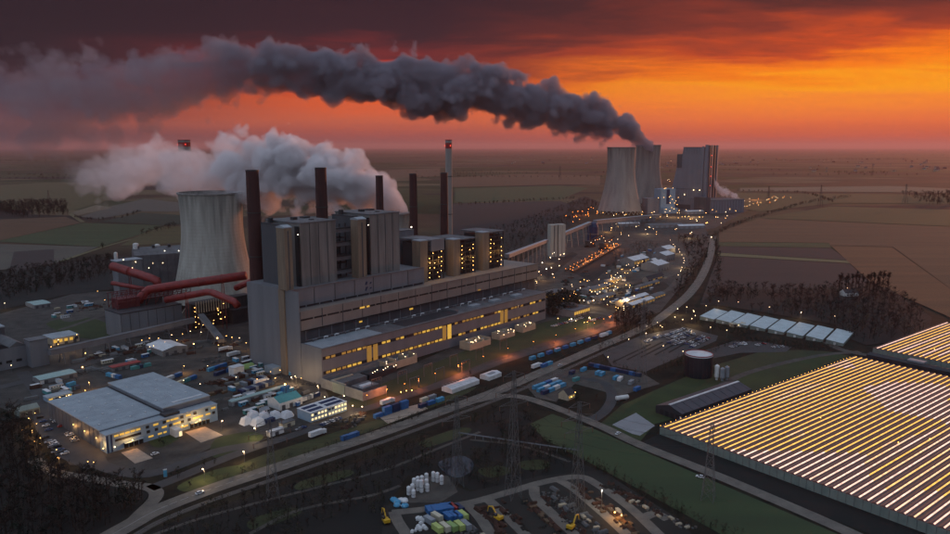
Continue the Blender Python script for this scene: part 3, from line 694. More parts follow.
# ---- cooling towers
def stain_mat(name, h):
    m = bpy.data.materials[name.split('@')[0]].copy(); m.name = name; MAT[name] = m
    n, l = m.node_tree.nodes, m.node_tree.links; b = n['Principled BSDF']; src = b.inputs['Base Color'].links[0].from_socket
    g = n.new('ShaderNodeNewGeometry'); sp = n.new('ShaderNodeSeparateXYZ'); l.new(g.outputs['Position'], sp.inputs[0])
    mp = n.new('ShaderNodeMapping'); mp.inputs['Scale'].default_value = (.22, .22, .008); l.new(g.outputs['Position'], mp.inputs[0])
    nz = n.new('ShaderNodeTexNoise'); nz.inputs['Scale'].default_value = 1.0; nz.inputs['Detail'].default_value = 4.0; l.new(mp.outputs[0], nz.inputs['Vector'])
    a = n.new('ShaderNodeMath'); a.operation = 'MULTIPLY_ADD'; l.new(nz.outputs[0], a.inputs[0]); a.inputs[1].default_value = h * .9; l.new(sp.outputs[2], a.inputs[2])
    r = n.new('ShaderNodeMapRange'); r.inputs[1].default_value = h * 1.24; r.inputs[2].default_value = h * 1.48; r.inputs[4].default_value = .5; l.new(a.outputs[0], r.inputs[0])
    mx = n.new('ShaderNodeMix'); mx.data_type = 'RGBA'; l.new(r.outputs[0], mx.inputs[0]); l.new(src, mx.inputs[6]); mx.inputs[7].default_value = (.075, .068, .06, 1)
    # faint lift rings of the slip-formed shell
    w = n.new('ShaderNodeMath'); w.operation = 'FRACT'; d = n.new('ShaderNodeMath'); d.operation = 'DIVIDE'; l.new(sp.outputs[2], d.inputs[0]); d.inputs[1].default_value = 3.6; l.new(d.outputs[0], w.inputs[0])
    lt = n.new('ShaderNodeMath'); lt.operation = 'LESS_THAN'; l.new(w.outputs[0], lt.inputs[0]); lt.inputs[1].default_value = .12
    sc2 = n.new('ShaderNodeMath'); sc2.operation = 'MULTIPLY'; l.new(lt.outputs[0], sc2.inputs[0]); sc2.inputs[1].default_value = .22
    m3 = n.new('ShaderNodeMix'); m3.data_type = 'RGBA'; l.new(sc2.outputs[0], m3.inputs[0]); l.new(mx.outputs[2], m3.inputs[6]); m3.inputs[7].default_value = (.15, .14, .125, 1)
    l.new(m3.outputs[2], b.inputs['Base Color']); return name
def cooling_tower(p, rt, rw, rb, h, label, m='concrete', n=64, ribs=True):
    t = thing('cooling_tower', label, 'cooling tower', p)
    prof = []
    hw = h * 0.74
    for i in range(25):
        z = 8 + (h - 8) * i / 24
        if z < hw: r = math.sqrt(rw ** 2 + (rb ** 2 - rw ** 2) * ((hw - z) / (hw - 8)) ** 2)
        else: r = math.sqrt(rw ** 2 + (rt ** 2 - rw ** 2) * ((z - hw) / (h - hw)) ** 2)
        prof.append((r, z))
    MB().lathe(prof, n, cap0=False, cap1=False).build('shell', stain_mat('%s@%d' % (m, int(h * 10)), h), t, smooth=True)
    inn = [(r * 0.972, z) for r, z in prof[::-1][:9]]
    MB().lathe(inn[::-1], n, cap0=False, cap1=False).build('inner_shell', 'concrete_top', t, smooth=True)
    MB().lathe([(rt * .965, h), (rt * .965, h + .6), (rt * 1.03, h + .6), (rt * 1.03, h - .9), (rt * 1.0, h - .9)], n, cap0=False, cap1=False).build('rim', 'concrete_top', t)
    for k in range(28):
        s = 2 * math.pi * k / 28; s2 = s + 2 * math.pi / 56
        for e in (-1, 1):
            MB().bar((rb * 1.05 * math.cos(s), rb * 1.05 * math.sin(s), 0), (rb * math.cos(s + e * math.pi / 28), rb * math.sin(s + e * math.pi / 28), 8.3), 0.9).build('column', 'concrete', t)
    return t
def tower_at(u, v, depth, right=None): return at(u, v, depth)
q = at(210.5, 192.5, 800); qr = at(242.5, 192.5, 800); rt = (qr - q).x
cooling_tower(Vector((q.x, q.y, 0)), rt * .965, rt * .925, rt * 1.36, q.z, 'large pale concrete cooling tower at the left with rust stained side')
q = at(345, 219, 700); cooling_tower(Vector((q.x - 25, q.y, 0)), 25, 24, 37, q.z, 'pale cooling tower mostly hidden behind the left boiler house')
q = at(409, 213, 765); TB = Vector((q.x - 26, q.y, 0)); TBz = q.z
cooling_tower(TB, 26, 25, 38, q.z, 'pale cooling tower giving off white steam behind the right boiler house')

# ---- coal side: red pipes, bunkers, lattice
def pipe_thing(label, pts, r, supports=()):
    t = thing('red_pipe', label, 'pipe', Vector((pts[0][0], pts[0][1], 0)), 0, 'big red pipes')
    o = Vector((pts[0][0], pts[0][1], 0)); P = [Vector(p) - o for p in pts]
    MB().tube(P, r, 14).build('pipe', 'pipe_red', t, smooth=True)
    for i in range(len(P) - 1):
        k = max(1, int((P[i + 1] - P[i]).length / 18)); d = (P[i + 1] - P[i]).normalized()
        for j in range(1, k):
            c = P[i].lerp(P[i + 1], j / k); MB().tube([c - d * .4, c + d * .4], r * 1.09, 14).build('flange', 'pipe_red', t)
            if j % 2 == 0 or k < 3:
                for e in (-1, 1): MB().bar((c.x + e * 2, c.y, 0), (c.x + e * .8, c.y, c.z - r), .6).build('leg', 'steel_red', t)
    return t
pipe_thing('thick red pipe running across below the pale cooling tower to the chimney', [at(139, 302, 688), at(141, 297, 688), at(149, 289.5, 690), at(175, 285.5, 690), at(246, 275.5, 690)], 4.1)
pipe_thing('thick red pipe sloping down from the dark coal bunker', [at(112, 266, 760), at(147, 277, 745), at(157, 280.5, 735), at(158, 288, 735)], 4.4)
pipe_thing('red pipe bending down towards the plant beneath the long pipe', [at(166, 300, 680), at(207, 292, 672), at(212, 292.5, 668), at(234, 301.5, 655), at(238, 306, 652)], 3.2)
pipe_thing('short red pipe beside the foot of the nearest chimney', [at(236, 288, 668), at(250, 282, 660), at(268, 279, 660)], 2.8)
pipe_thing('thin dark red pipe under the sloping red pipe', [at(112, 283, 745), at(150, 290, 735)], 2.2)
t = thing('coal_bunker', 'pale grey windowless coal bunker block below the red pipes', 'bunker', W(-35.5, 244), RZ)
MB().box(0, 58, 0, 32, 0, 23).build('wall', 'cladding', t); MB().box(-.4, 58.4, -.4, 32.4, 23, 23.8).build('roof', 'roof_dark', t)
for k in range(7): MB().box(58 * k / 7, 58 * k / 7 + .35, -.25, .02, .3, 22.8).build('wall_rib', 'cladding_dark', t)
t = thing('steel_trestle', 'dark red steel trestle standing on and behind the pale bunker', 'trestle', W(-30, 262, 23.8), RZ)
for i in range(9):
    for j in range(3): MB().bar((i * 9, j * 9, 0), (i * 9, j * 9, 14), .55).build('column', 'steel_red', t)
    if i < 8:
        for j in range(3): MB().bar((i * 9, j * 9, 0), (i * 9 + 9, j * 9, 14), .4).build('brace', 'steel_red', t)
for z in (6.5, 13.8):
    for j in range(3): MB().bar((0, j * 9, z), (72, j * 9, z), .6).build('beam', 'steel_red', t)
MB().box(2, 22, 2, 16, 0, 9).build('drive_house', 'steel_red', t); MB().box(30, 44, 2, 14, 0, 6).build('drive_house', 'steel_dark', t)
t = thing('lattice_hopper', 'dark pipe gallery with pale pipe rows right of the bunker', 'pipe rack', W(26, 226), RZ)
for i in range(14):
    MB().bar((i * 2.6, 0, 0), (i * 2.6, 0, 24), .5).build('column', 'steel_dark', t); MB().tube([(i * 2.6 + 1.2, -.8, 16), (i * 2.6 + 1.2, -.8, 27)], .55, 6).build('pipe', 'wall_beige', t)
MB().box(-2, 62, 3, 14, 0, 25).build('casing', 'steel_dark', t); MB().box(36, 60, -6, 2.9, 0, 14).build('casing', 'roof_dark', t)
for k in range(10): MB().bar((36 + k * 2.6, -.6, 14), (36 + k * 2.6, -.6, 24), .35).build('column', 'steel_dark', t)
for z in (6, 12, 18, 24): MB().box(-1, 36, -.4, 10, z, z + .6).build('floor', 'steel_dark', t)
lm = MB().lathe([(0.01, -.32), (.32, 0), (.01, .32)], 6, cap0=False, cap1=False).mesh('lamp_bulb', 'lamp_amber')
for z in (3, 8, 13, 18, 22): link('lamp', lm, t, (-.5, -1.2, z))
for k in range(14): link('lamp', lm, t, (rnd.uniform(2, 36), -1.3, rnd.uniform(3, 22)))
# dark bunker hall behind
b0 = at(178, 282, 860)
t = thing('coal_hall', 'long dark slate coal hall behind the red pipes', 'hall', Vector((at(140, 284, 880).x, 880, 0)), math.radians(28))
MB().gable(-4, 86, 0, 50, 0, 43, 50).build('hall', 'roof_grey', t)
for k in range(10): MB().box(-4 + k * 9, -3.6 + k * 9, -.3, .0, 1, 43).build('wall_rib', 'cladding_dark', t)
for k in range(5): MB().box(k * 18, k * 18 + 3, 20, 26, 48, 52).build('roof_vent', 'steel_dark', t)
MB().lathe([(0.01, -.5), (.5, 0), (.01, .5)], 6, cap0=False, cap1=False).build('lamp', 'lamp_white', t, at=(30, -1, 47)); MB().lathe([(0.01, -.5), (.5, 0), (.01, .5)], 6, cap0=False, cap1=False).build('lamp', 'lamp_white', t, at=(46, -1, 46))
for (u, vt, vb, dep, r, lab) in ((135.5, 243, 262, 900, 3.4, 'white silo standing taller behind the dark coal hall'), (157, 244, 256, 930, 3.4, 'short white silo right of the taller one behind the dark hall'), (115.5, 252, 266, 850, 2.0, 'small pale vent stack at the left end of the sloping red pipe')):
    a = at(u, vt, dep); t = thing('silo', lab, 'silo', Vector((a.x, a.y, 0)))
    MB().lathe([(r, 0), (r, a.z - 1), (r * .4, a.z)], 16).build('shell', 'wall_white', t, smooth=False); MB().lathe([(r * 1.06, a.z * .6), (r * 1.06, a.z * .6 + .5)], 16).build('hoop', 'steel_grey', t)
t = thing('transfer_house', 'small blue grey transfer house with lamps at the top of the red pipe', 'transfer house', Vector((at(128, 262, 800).x, 800, 0)), RZ)
zt = at(128, 260, 800).z
MB().box(-14, 12, -6, 8, 0, zt).build('wall', 'cladding', t); MB().box(-15, 13, -7, 9, zt, zt + 1).build('roof', 'roof_blue', t)
for x in (-8, 5): MB().lathe([(0.01, -.5), (.5, 0), (.01, .5)], 6, cap0=False, cap1=False).build('lamp', 'lamp_warm', t, at=(x, -7.6, zt + 2 if x < 0 else zt - 2))

# ---- conveyor house and gallery at the far left
g = G(32, 368); t = thing('conveyor_tower', 'plain grey conveyor tower at the left edge', 'tower', W(*loc(32, 368)), RZ)
MB().box(0, 13, 0, 12, 0, 21).build('wall', 'cladding', t); MB().box(-.3, 13.3, -.3, 12.3, 21, 21.7).build('roof', 'roof_grey', t)
t = thing('conveyor_hall', 'low grey hall with dark blue sawtooth roof at the left edge', 'hall', W(*loc(31, 366)), RZ)
MB().box(-60, -1, 3, 40, 0, 17).build('wall', 'cladding', t)
for k in range(5): MB().gable(-60 + k * 11.8, -60 + k * 11.8 + 11.4, 3, 40, 17, 17.3, 21, along='y').build('roof_bay', 'roof_dark' if k % 2 else 'roof_grey', t)
for k in range(8): MB().box(-58 + k * 7, -54 + k * 7, 2.8, 3.02, 5, 7).build('window', 'slot', t)
MB().box(-40, -4, 40.1, 70, 0, 26).build('rear_block', 'cladding_dark', t); MB().box(-40.4, -3.6, 40.0, 70.4, 26, 27).build('rear_roof', 'roof_blue', t)
for k in range(6): MB().tube([(-36 + k * 5, 45, 27), (-36 + k * 5, 45, 29)], .8, 8).build('roof_vent', 'roof_white', t)
def gallery(label, p, q, w, h, m='cladding', legs=4, mr='roof_grey'):
    p, q = Vector(p), Vector(q); d = q - p; L = Vector((d.x, d.y, 0)).length; rz = math.atan2(d.y, d.x)
    t = thing('conveyor_gallery', label, 'conveyor', Vector((p.x, p.y, 0)), rz)
    s = d.z / L
    vs = [(0, -w / 2, p.z), (L, -w / 2, q.z), (L, w / 2, q.z), (0, w / 2, p.z), (0, -w / 2, p.z + h), (L, -w / 2, q.z + h), (L, w / 2, q.z + h), (0, w / 2, p.z + h)]
    MB().add(vs, [(0, 3, 2, 1), (0, 1, 5, 4), (1, 2, 6, 5), (2, 3, 7, 6), (3, 0, 4, 7), (4, 5, 6, 7)]).build('gallery', m, t)
    MB().add([(x, y * 1.08, z + (.4 if i > 3 else h + .02)) for i, (x, y, z) in enumerate(vs)], [(0, 3, 2, 1), (0, 1, 5, 4), (1, 2, 6, 5), (2, 3, 7, 6), (3, 0, 4, 7), (4, 5, 6, 7)]).build('gallery_roof', mr, t)
    for k in range(legs):
        x = L * (k + .5) / legs; z = p.z + s * x
        if z < 2: continue
        for e in (-1, 1): MB().bar((x, e * w * .9, 0), (x, e * w * .4, z), .7).build('leg', 'steel_grey', t)
        MB().bar((x, -w * .65, z * .5), (x, w * .65, z * .5), .4).build('cross_brace', 'steel_grey', t)
    return t
gallery('long level conveyor gallery on legs running to the pale bunker', W(-110, 204, 9), W(22, 222, 9), 5, 4, legs=7)
gallery('inclined conveyor coming down beside the power station', W(*loc(202, 334)) + Vector((0, 0, 16)), W(*loc(222, 346)) + Vector((0, 0, 3)), 5, 3, 'wall_grey', 3)
gallery('long pale conveyor gallery from the station towards the far towers', at(507, 258, 800), at(547, 242, 1150), 5, 4, 'wall_grey', 9, 'roof_blue')
gallery('pale conveyor gallery continuing past the white twin tower', at(553, 240, 1200), at(590, 224.5, 1360), 6, 5, 'wall_grey', 6, 'roof_blue')
gallery('level blue conveyor gallery in front of the far cooling towers', at(595, 224, 1390), at(660, 217, 1800), 8, 7, 'wall_grey', 8, 'roof_blue')
gallery('dark conveyor on low legs at the far left embankment', G(-30, 352) + Vector((0, 0, 6)), G(30, 356) + Vector((0, 0, 6)), 4, 3, 'cladding_dark', 5)
t = thing('transfer_tower', 'round headed transfer tower where the far conveyor bends', 'tower', Vector((at(593, 222, 1365).x, 1365, 0)))
MB().lathe([(10, 0), (10, 26), (7, 33), (3, 35)], 14).build('shell', 'c_navy', t); MB().lathe([(10.6, 12), (10.6, 14)], 14).build('hoop', 'steel_grey', t)
# white twin concrete tower
p = W(636.6, 240.7)
t = thing('twin_tower', 'tall white windowless twin tower beside the far conveyor', 'tower', p, math.radians(15))
zt = hgt(p, 225)
MB().box(-1, 10.5, 0, 14, 0, zt).build('shaft', 'concrete', t); MB().box(11.8, 23.5, -1, 14, 0, zt + .5).build('shaft', 'concrete', t); MB().box(10.3, 12, 2, 12, 0, zt - 2).build('joint', 'roof_dark', t)
for x in (4.5, 17.5): MB().box(x, x + .5, -1.25, -.98 if x > 10 else .02, 1, zt - 1).build('rib', 'cladding_dark', t)
# ================================================================== the newer plant in the distance
BULB = {}
def bulb(m, r):
    r *= 0.62
    k = (m, round(r, 2))
    if k not in BULB: BULB[k] = MB().lathe([(0.01, -r), (r * .87, -r * .5), (r, 0), (r * .87, r * .5), (0.01, r)], 6, cap0=False, cap1=False).mesh('bulb_' + m, m)
    return BULB[k]
q = G(619.5, 213); cooling_tower(q, 37, 35.5, 57, 171.5, 'far cooling tower, front one of the pair under the dark plume', 'concrete_far', 56)
q = at(648.5, 145, 2230); cooling_tower(Vector((q.x, q.y, 0)), 37, 35.5, 57, q.z, 'far cooling tower, rear one of the pair under the dark plume', 'concrete_far', 56)
BZ = math.radians(-35)
bo = G(704, 212)
t = thing('boiler_block', 'huge stepped blue grey boiler block beside the far cooling towers', 'boiler block', bo, BZ)
def bx(*a, m='far_block', nm='wall', **k): return MB().box(*a).build(nm, m, t)
def tier(prof, y0, y1, nm, m='far_block'):
    mb = MB(); n_ = len(prof); mb.add([(x, y0, z) for x, z in prof] + [(x, y1, z) for x, z in prof], [tuple(range(n_)), tuple(range(2 * n_ - 1, n_ - 1, -1))] + [(i, n_ + i, n_ + (i + 1) % n_, (i + 1) % n_) for i in range(n_)]); return mb.build(nm, m, t)
tier([(-99, 0), (0, 0), (0, 60), (-92.5, 60)], 0, 100, 'lower_tier'); tier([(-92.2, 60.01), (-.2, 60.01), (-.2, 116), (-81, 116)], .3, 99, 'middle_tier'); tier([(-80.5, 116.01), (-.4, 116.01), (-.4, 154), (-66, 154)], .6, 98, 'upper_tier'); tier([(-66, 154.01), (-.6, 154.01), (-.6, 171), (-64, 171)], .9, 97, 'top_tier')
bx(-80, -67, -1.5, 20, 117, 153, m='cladding_dark', nm='stair_shaft'); bx(-13, -7, -1.6, 0, 20, 174, nm='stair_shaft'); bx(-4, 3.5, -3, 8, 0, 178, nm='corner_shaft')
for y, m_ in ((12, 'cladding_dark'), (30, 'far_block'), (52, 'cladding_dark'), (76, 'far_block')): bx(.1, 5, y, y + 9, 0, 177, m=m_, nm='side_shaft')
for k in range(9): bx(-62 + k * 7, -61.5 + k * 7, .5, .92, 155, 170, m='cladding_dark', nm='wall_rib')
for k in range(12): bx(-88 + k * 7.3, -87.6 + k * 7.3, -.3, .02, 24, 59, m='cladding_dark', nm='wall_rib')
bx(-95, -8, -.4, .02, 6, 18, m='cladding_dark', nm='louvre'); bx(-92, 0, -.5, .2, 59.4, 60.6, m='cladding_dark', nm='ledge'); bx(-64.5, 0, .4, 97.4, 171, 172.2, m='cladding_dark', nm='roof')
for (x, z) in ((-30, 58), (-14, 58), (-55, 45)): link('lamp', bulb('lamp_warm', 1.4), t, (x, -3, z))
for z in (70, 95, 120, 150): link('lamp', bulb('lamp_red', 1.2), t, (6.2, 22, z))
BZ = math.radians(24); bo = G(670, 211.5)
t = thing('turbine_house', 'low blue grey turbine house right of the far boiler block', 'hall', G(708, 213.5), BZ)
bx(0, 112, -10, 70, 0, 34); bx(-.4, 112.4, -10.4, 70.4, 34, 35.5, nm='roof', m='roof_grey'); bx(-14, 0, -6, 40, 0, 42, nm='stair_shaft', m='cladding_dark')
for k in range(12): bx(k * 9.3, k * 9.3 + .6, -10.4, -9.98, 1, 33, nm='wall_rib', m='cladding_dark')
t = thing('ash_silo', 'blue grey silo block ringed by lamps between the far towers', 'silo', Vector((at(664, 211, 1960).x, 1960, 0)), BZ)
bx(-22, 24, -14, 16, 0, 64, m='wall_blue'); bx(-5, 5, -14.5, -13.9, 24, 62, m='c_navy', nm='door'); bx(-60, -23, -8, 16, 0, 40, nm='side_block'); bx(-22, 24, -26, -14.6, 0, 14, m='wall_blue', nm='annex')
for k in range(16):
    s = rnd.random()
    link('lamp', bulb('lamp_amber', .95), t, (rnd.uniform(-58, 28), -17 - rnd.random() * 12, 66 if s < .3 else rnd.uniform(8, 50)))
for (u, v, w, d, h, rz, m, lab) in ((699, 213.5, 95, 22, 7, 20, 'roof_white', 'long white roofed shed in front of the far boiler block'), (640, 221.5, 70, 16, 8, 14, 'roof_grey', 'long grey shed left of the far depot'), (664, 227, 80, 26, 6, 10, 'roof_grey', 'pale wide depot roof below the far conveyor'),
                                    (690, 228, 60, 20, 6, 10, 'roof_white', 'pale depot roof at the end of the far row'), (628, 226, 50, 16, 6, 12, 'roof_white', 'small pale depot roof at the start of the far row'), (724, 205, 70, 30, 14, 26, 'roof_grey', 'grey far shed under the pink steam puffs')):
    t = thing('shed', lab, 'shed', G(u, v), math.radians(rz)); MB().gable(-w / 2, w / 2, -d / 2, d / 2, 0, h, h + 2.5, 0, 1).build('hall', ['wall_grey', m], t)
    for k in range(int(w / 12)): MB().box(-w / 2 + 3 + k * 12, -w / 2 + 9 + k * 12, -d / 2 - .3, -d / 2 + .05, 0.1, h * .7).build('door', 'c_grey', t)

# ================================================================== the warehouse in the foreground
t = thing('warehouse', 'blue grey warehouse with pale flat roof and yellow lit office windows', 'warehouse', W(-155.6, -4.2), RZ)
MB().box(0, 69, 0, 8, 0, 10.6).build('office_wing', 'wall_blue', t)
MB().box(0, 69, 8, 84, 0, 11.4).build('hall', 'wall_slate', t)
MB().box(-.25, 69.25, -.25, 8.0, 10.6, 11.0).build('office_roof', 'roof_blue', t)
MB().box(-.25, 37.8, 8.0, 84.2, 11.4, 12.0).build('hall_roof', 'roof_blue', t)
MB().box(38, 69, 8.4, 83.8, 11.4, 14.2).build('upper_hall', 'cladding', t); MB().box(37.7, 69.25, 8.1, 84.1, 14.2, 14.8).build('upper_roof', 'roof_blue', t)
MB().box(37.0, 37.9, 8.0, 84, 12.0, 12.4).build('gutter', 'roof_dark', t)
MB().box(35.5, 45, 1.5, 7.6, 11.0, 12.6).build('roof_plant', 'steel_dark', t)
MB().box(46, 66, 12, 13.5, 14.8, 15.3).build('skylight', 'roof_white', t)
for i in range(1, 10): MB().box(-.05 + 37.8 * i / 10, .13 + 37.8 * i / 10, 8.2, 84, 12.0, 12.05).build('roof_seam', 'roof_blue', t)
for i in range(1, 8): MB().box(38 + 31 * i / 8, 38.16 + 31 * i / 8, 8.4, 84, 14.8, 14.85).build('roof_seam', 'roof_blue', t)
for i in range(1, 8): MB().box(0, 37.6, 8 + 76 * i / 8, 8.16 + 76 * i / 8, 12.0, 12.06).build('roof_seam', 'roof_blue', t)
for i in range(16): MB().box(3 + (i % 4) * 9.1, 4 + (i % 4) * 9.1, 16 + (i // 4) * 17, 17 + (i // 4) * 17, 12.0, 12.5).build('roof_vent', 'roof_white', t)
for i in range(9): MB().box(41 + (i % 3) * 10, 42 + (i % 3) * 10, 24 + (i // 3) * 20, 25 + (i // 3) * 20, 14.8, 15.3).build('roof_vent', 'roof_white', t)
tx = lambda x: (x - 25) / 655 * 69
for i in range(5): window(t, (tx(80 + i * 30), -.12, 9.1), 2.5, 1.1, 'win_lit')
MB().box(tx(72), tx(215), -.14, .02, 5.6, 7.0).build('window_strip', 'slot', t)
for x in (252, 350, 455, 537, 612): window(t, (tx(x), -.12, 8.9), 1.9, 1.7, 'slot')
for x, w in ((300, 3), (372, 1.8), (395, 1.8), (420, 3), (495, 3), (655, 3)): window(t, (tx(x), -.12, 9.0), w, 1.1, 'win_lit')
for x in (255, 302, 385, 457, 500, 655): window(t, (tx(x), -.12, 5.9), 1.9, 1.7, 'slot')
for x, w in ((348, 3), (410, 1.8), (432, 3), (545, 4.5), (575, 2.5), (618, 3)): window(t, (tx(x), -.12, 6.0), w, 1.1, 'win_lit')
for x, w in ((268, 3), (320, 2.5), (350, 2.0), (442, 2.5), (475, 3)): window(t, (tx(x), -.12, 2.6), w, 1.0, 'win_lit')
for i in range(4): MB().box(tx(118) + i * 2.9, tx(118) + i * 2.9 + 2.4, -.2, .02, .05, 3.3).build('dock_door', 'slot', t)
for i in range(5): MB().box(tx(502) + i * 2.7, tx(502) + i * 2.7 + 2.2, -.2, .02, .05, 3.3).build('dock_door', 'slot', t)
for i in range(5): window(t, (tx(506) + 1 + i * 2.7, -.25, 2.6), 1.4, .5, 'win_dim')
MB().box(tx(115), tx(220), -2.2, -.01, 3.5, 3.8).build('dock_canopy', 'wall_blue', t); MB().box(tx(498), tx(625), -2.2, -.01, 3.5, 3.8).build('dock_canopy', 'wall_blue', t)
MB().box(tx(378), tx(420), -7, -.02, 0, 4.6).build('entrance_block', 'wall_white', t); MB().box(tx(400), tx(416), -7.15, -6.98, .1, 3.0).build('entrance_door', 'win_warm', t)
for i in range(2): MB().box(.4 + i * 2.2, 1.2 + i * 2.2, -.2, .02, .3, 10.4).build('facade_stripe', 'c_navy', t)
for i, y in enumerate((12, 28, 44)): link('wall_lamp', bulb('lamp_amber', .36), t, (-.5, y, 6.5))
for x_, y_, w_ in ((-1.6, 12, 900), (-1.6, 28, 900), (-1.6, 44, 900), (12, -3.5, 1800), (54, -3.5, 2200), (46, -4, 1200), (-2, 2, 900)):
    ld = bpy.data.lights.new('wall_lamp_light', 'POINT'); ld.energy = w_; ld.shadow_soft_size = .3; ld.color = (1, .48, .14); o = bpy.data.objects.new('wall_lamp_light', ld); col.objects.link(o); o.parent = t; o.location = (x_, y_, 5.2)
for i in range(14): MB().box(-.12, .0, 5 + i * 5.6, 5.12 + i * 5.6, .2, 11.2).build('panel_joint', 'cladding_dark', t)
link('wall_lamp', bulb('lamp_warm', .5), t, (4, -1.2, 3.2)); link('wall_lamp', bulb('lamp_amber', .5), t, (tx(450), -1.2, 3.8)); link('wall_lamp', bulb('lamp_amber', .5), t, (tx(560), -1.2, 4.2)); link('wall_lamp', bulb('lamp_amber', .5), t, (tx(160), -1.2, 4.2)); link('wall_lamp', bulb('lamp_amber', .5), t, (-1.0, 2, 3.0))

# ================================================================== low buildings round the station
def shed_px(u, v, w, d, h, label, walls='wall_grey', roof='roof_grey', ridge=1.5, name='shed', cat='shed', rz=None, doors=3, win=None, group=None, along='x'):
    """u, v: ground pixel of the front left corner; w along the station axis, d back"""
    t = thing(name, label, cat, G(u, v), RZ if rz is None else rz, group)
    if ridge > 0: MB().gable(0, w, 0, d, 0, h, h + ridge, 0, 1, along).build('hall', [walls, roof], t)
    else:
        MB().box(0, w, 0, d, 0, h).build('wall', walls, t); MB().box(-.25, w + .25, -.25, d + .25, h, h + .4).build('roof', roof, t)
    for k in range(doors):
        x = w * (k + .5) / doors; MB().box(x - 1.3, x + 1.3, -.12, .02, .05, min(h * .75, 3.2)).build('door', 'cladding_dark', t)
    if win:
        rows, cols, mm = win
        for r in range(rows):
            for c in range(cols): window(t, (w * (c + .5) / cols, -.12, h * (r + .6) / rows), w / cols * .62, h / rows * .42, mm if rnd.random() < .85 else 'glass')
    return t
shed_px(163, 357, 22, 30, 5.0, 'white roofed hall with shallow gable in the left yard', 'wall_grey', 'roof_white', 2.2, along='y')
shed_px(34.5, 309, 17, 26, 4, 'small shed with pale green roof beyond the left yard', 'wall_grey', 'roof_teal', .8)
shed_px(53, 346, 22, 22, 6, 'low lit hall with pale roof beside the conveyor gallery', 'wall_beige', 'roof_blue', 0, win=(1, 5, 'win_lit'))
shed_px(40, 385, 26, 14, 3.4, 'pale green roofed barrack left of the warehouse', 'wall_grey', 'roof_teal', .8)
shed_px(48, 403, 16, 8, 3, 'blue roofed site hut behind the warehouse corner', 'wall_blue', 'roof_blue', 0, win=(1, 4, 'win_lit'))
shed_px(20, 418, 12, 10, 4, 'rounded green hut at the edge of the left wood', 'wall_green', 'wall_green', 2.0)
# two storey modular office with lit windows
t = thing('site_office', 'two storey modular office with blue white roof and warm window rows', 'office', G(311, 423), RZ)
for s, (x0, w) in enumerate(((0, 13.0), (13.6, 15.5))):
    MB().box(x0, x0 + w, 0, 14, 0, 6.2).build('block', 'wall_blue', t); MB().box(x0 - .2, x0 + w + .2, -.2, 14.2, 6.2, 6.5).build('roof', 'roof_white', t)
    for r in range(2):
        k = int(w / 2.4)
        for c in range(k): window(t, (x0 + w * (c + .5) / k, -.12, 1.9 + r * 2.9), 1.5, 1.3, 'win_warm' if rnd.random() < .85 else 'glass')
    for y in (2, 8): MB().box(x0 + 1, x0 + w - 1.5, y, y + 3.4, 6.5, 6.8).build('roof_panel', 'c_navy', t)
# green and teal sheds, big white tent
shed_px(280, 411, 18, 14, 5, 'teal green workshop roof beside the blue containers', 'wall_white', 'c_teal', 3.0)
shed_px(232, 407, 44, 4, 3.2, 'long pale flat roofed site hut row by the gravel yard', 'c_grey', 'roof_teal', 0, doors=7)
t = thing('material_tent', 'crumpled white tarpaulin heap beside the access road', 'tarpaulin', G(258, 424), RZ)
for k, (x, y, s, hh) in enumerate(((0, 0, 9, 5), (7, 4, 8, 6), (14, 2, 8, 5), (-4, 7, 8, 5), (3, 10, 9, 6), (20, -2, 9, 4.2))):
    mbx = MB(); pts = []
    for i in range(5):
        for j in range(5):
            e = max(abs(i - 2), abs(j - 2)) / 2; z = hh * (1 - e ** 2) + (mnoise.noise(Vector((x + i, y + j, k))) * .9 if e < 1 else 0)
            pts.append((x + (i - 2) * s / 4, y + (j - 2) * s / 4, max(z, 0)))
    mbx.add(pts, [(j * 5 + i, j * 5 + i + 1, (j + 1) * 5 + i + 1, (j + 1) * 5 + i) for j in range(4) for i in range(4)]); mbx.build('tarpaulin_fold', 'tarp' if k % 3 else 'c_white', t)
shed_px(270, 437.5, 10, 3.2, 2.8, 'single white flat cabin on the verge of the access road', 'c_white', 'roof_white', 0, doors=1)
shed_px(283, 429, 9, 4, 3, 'cream cabin left of the parked white car', 'c_cream', 'roof_grey', 0, doors=1)
shed_px(234, 377.5, 9, 7, 7, 'small bright white pump house by the stair strip', 'wall_white', 'roof_white', 0, doors=1)
# walled grey compound in front of the turbine hall
t = thing('walled_compound', 'low grey walled compound at the near corner of the turbine hall', 'compound', G(321, 387.5), RZ)
MB().box(0, .6, -46, 0, 0, 7).build('wall', 'wall_grey', t); MB().box(0.6, 70, -.6, 0, 0, 7).build('wall', 'wall_grey', t); MB().box(.6, 22, -46, -45.4, 0, 6).build('wall', 'wall_grey', t); MB().box(-.6, 0, -27, -14, 0, 7.4).build('wall_panel', 'wall_green', t)
MB().box(4, 30, -16, -6, 0, 5).build('pump_block', 'roof_grey', t); MB().box(4, 5.4, -22, -6, 5.0, 5.8).build('duct', 'wall_beige', t); MB().box(5.4, 24, -7.6, -6, 5.0, 5.8).build('duct', 'wall_beige', t)
MB().box(8, 24, -36, -24, 0, 4.5).build('equipment_block', 'steel_grey', t); MB().box(10, 20, -34, -30, 4.5, 5.6).build('roof_unit', 'roof_white', t); MB().box(34, 62, -14, -4, 0, 4).build('pump_block', 'roof_dark', t)
for k in range(8): link('lamp', bulb('lamp_warm', .42), t, (36 + k * 3.6, -15.5 + (k % 3) * 1.5, 5.5))
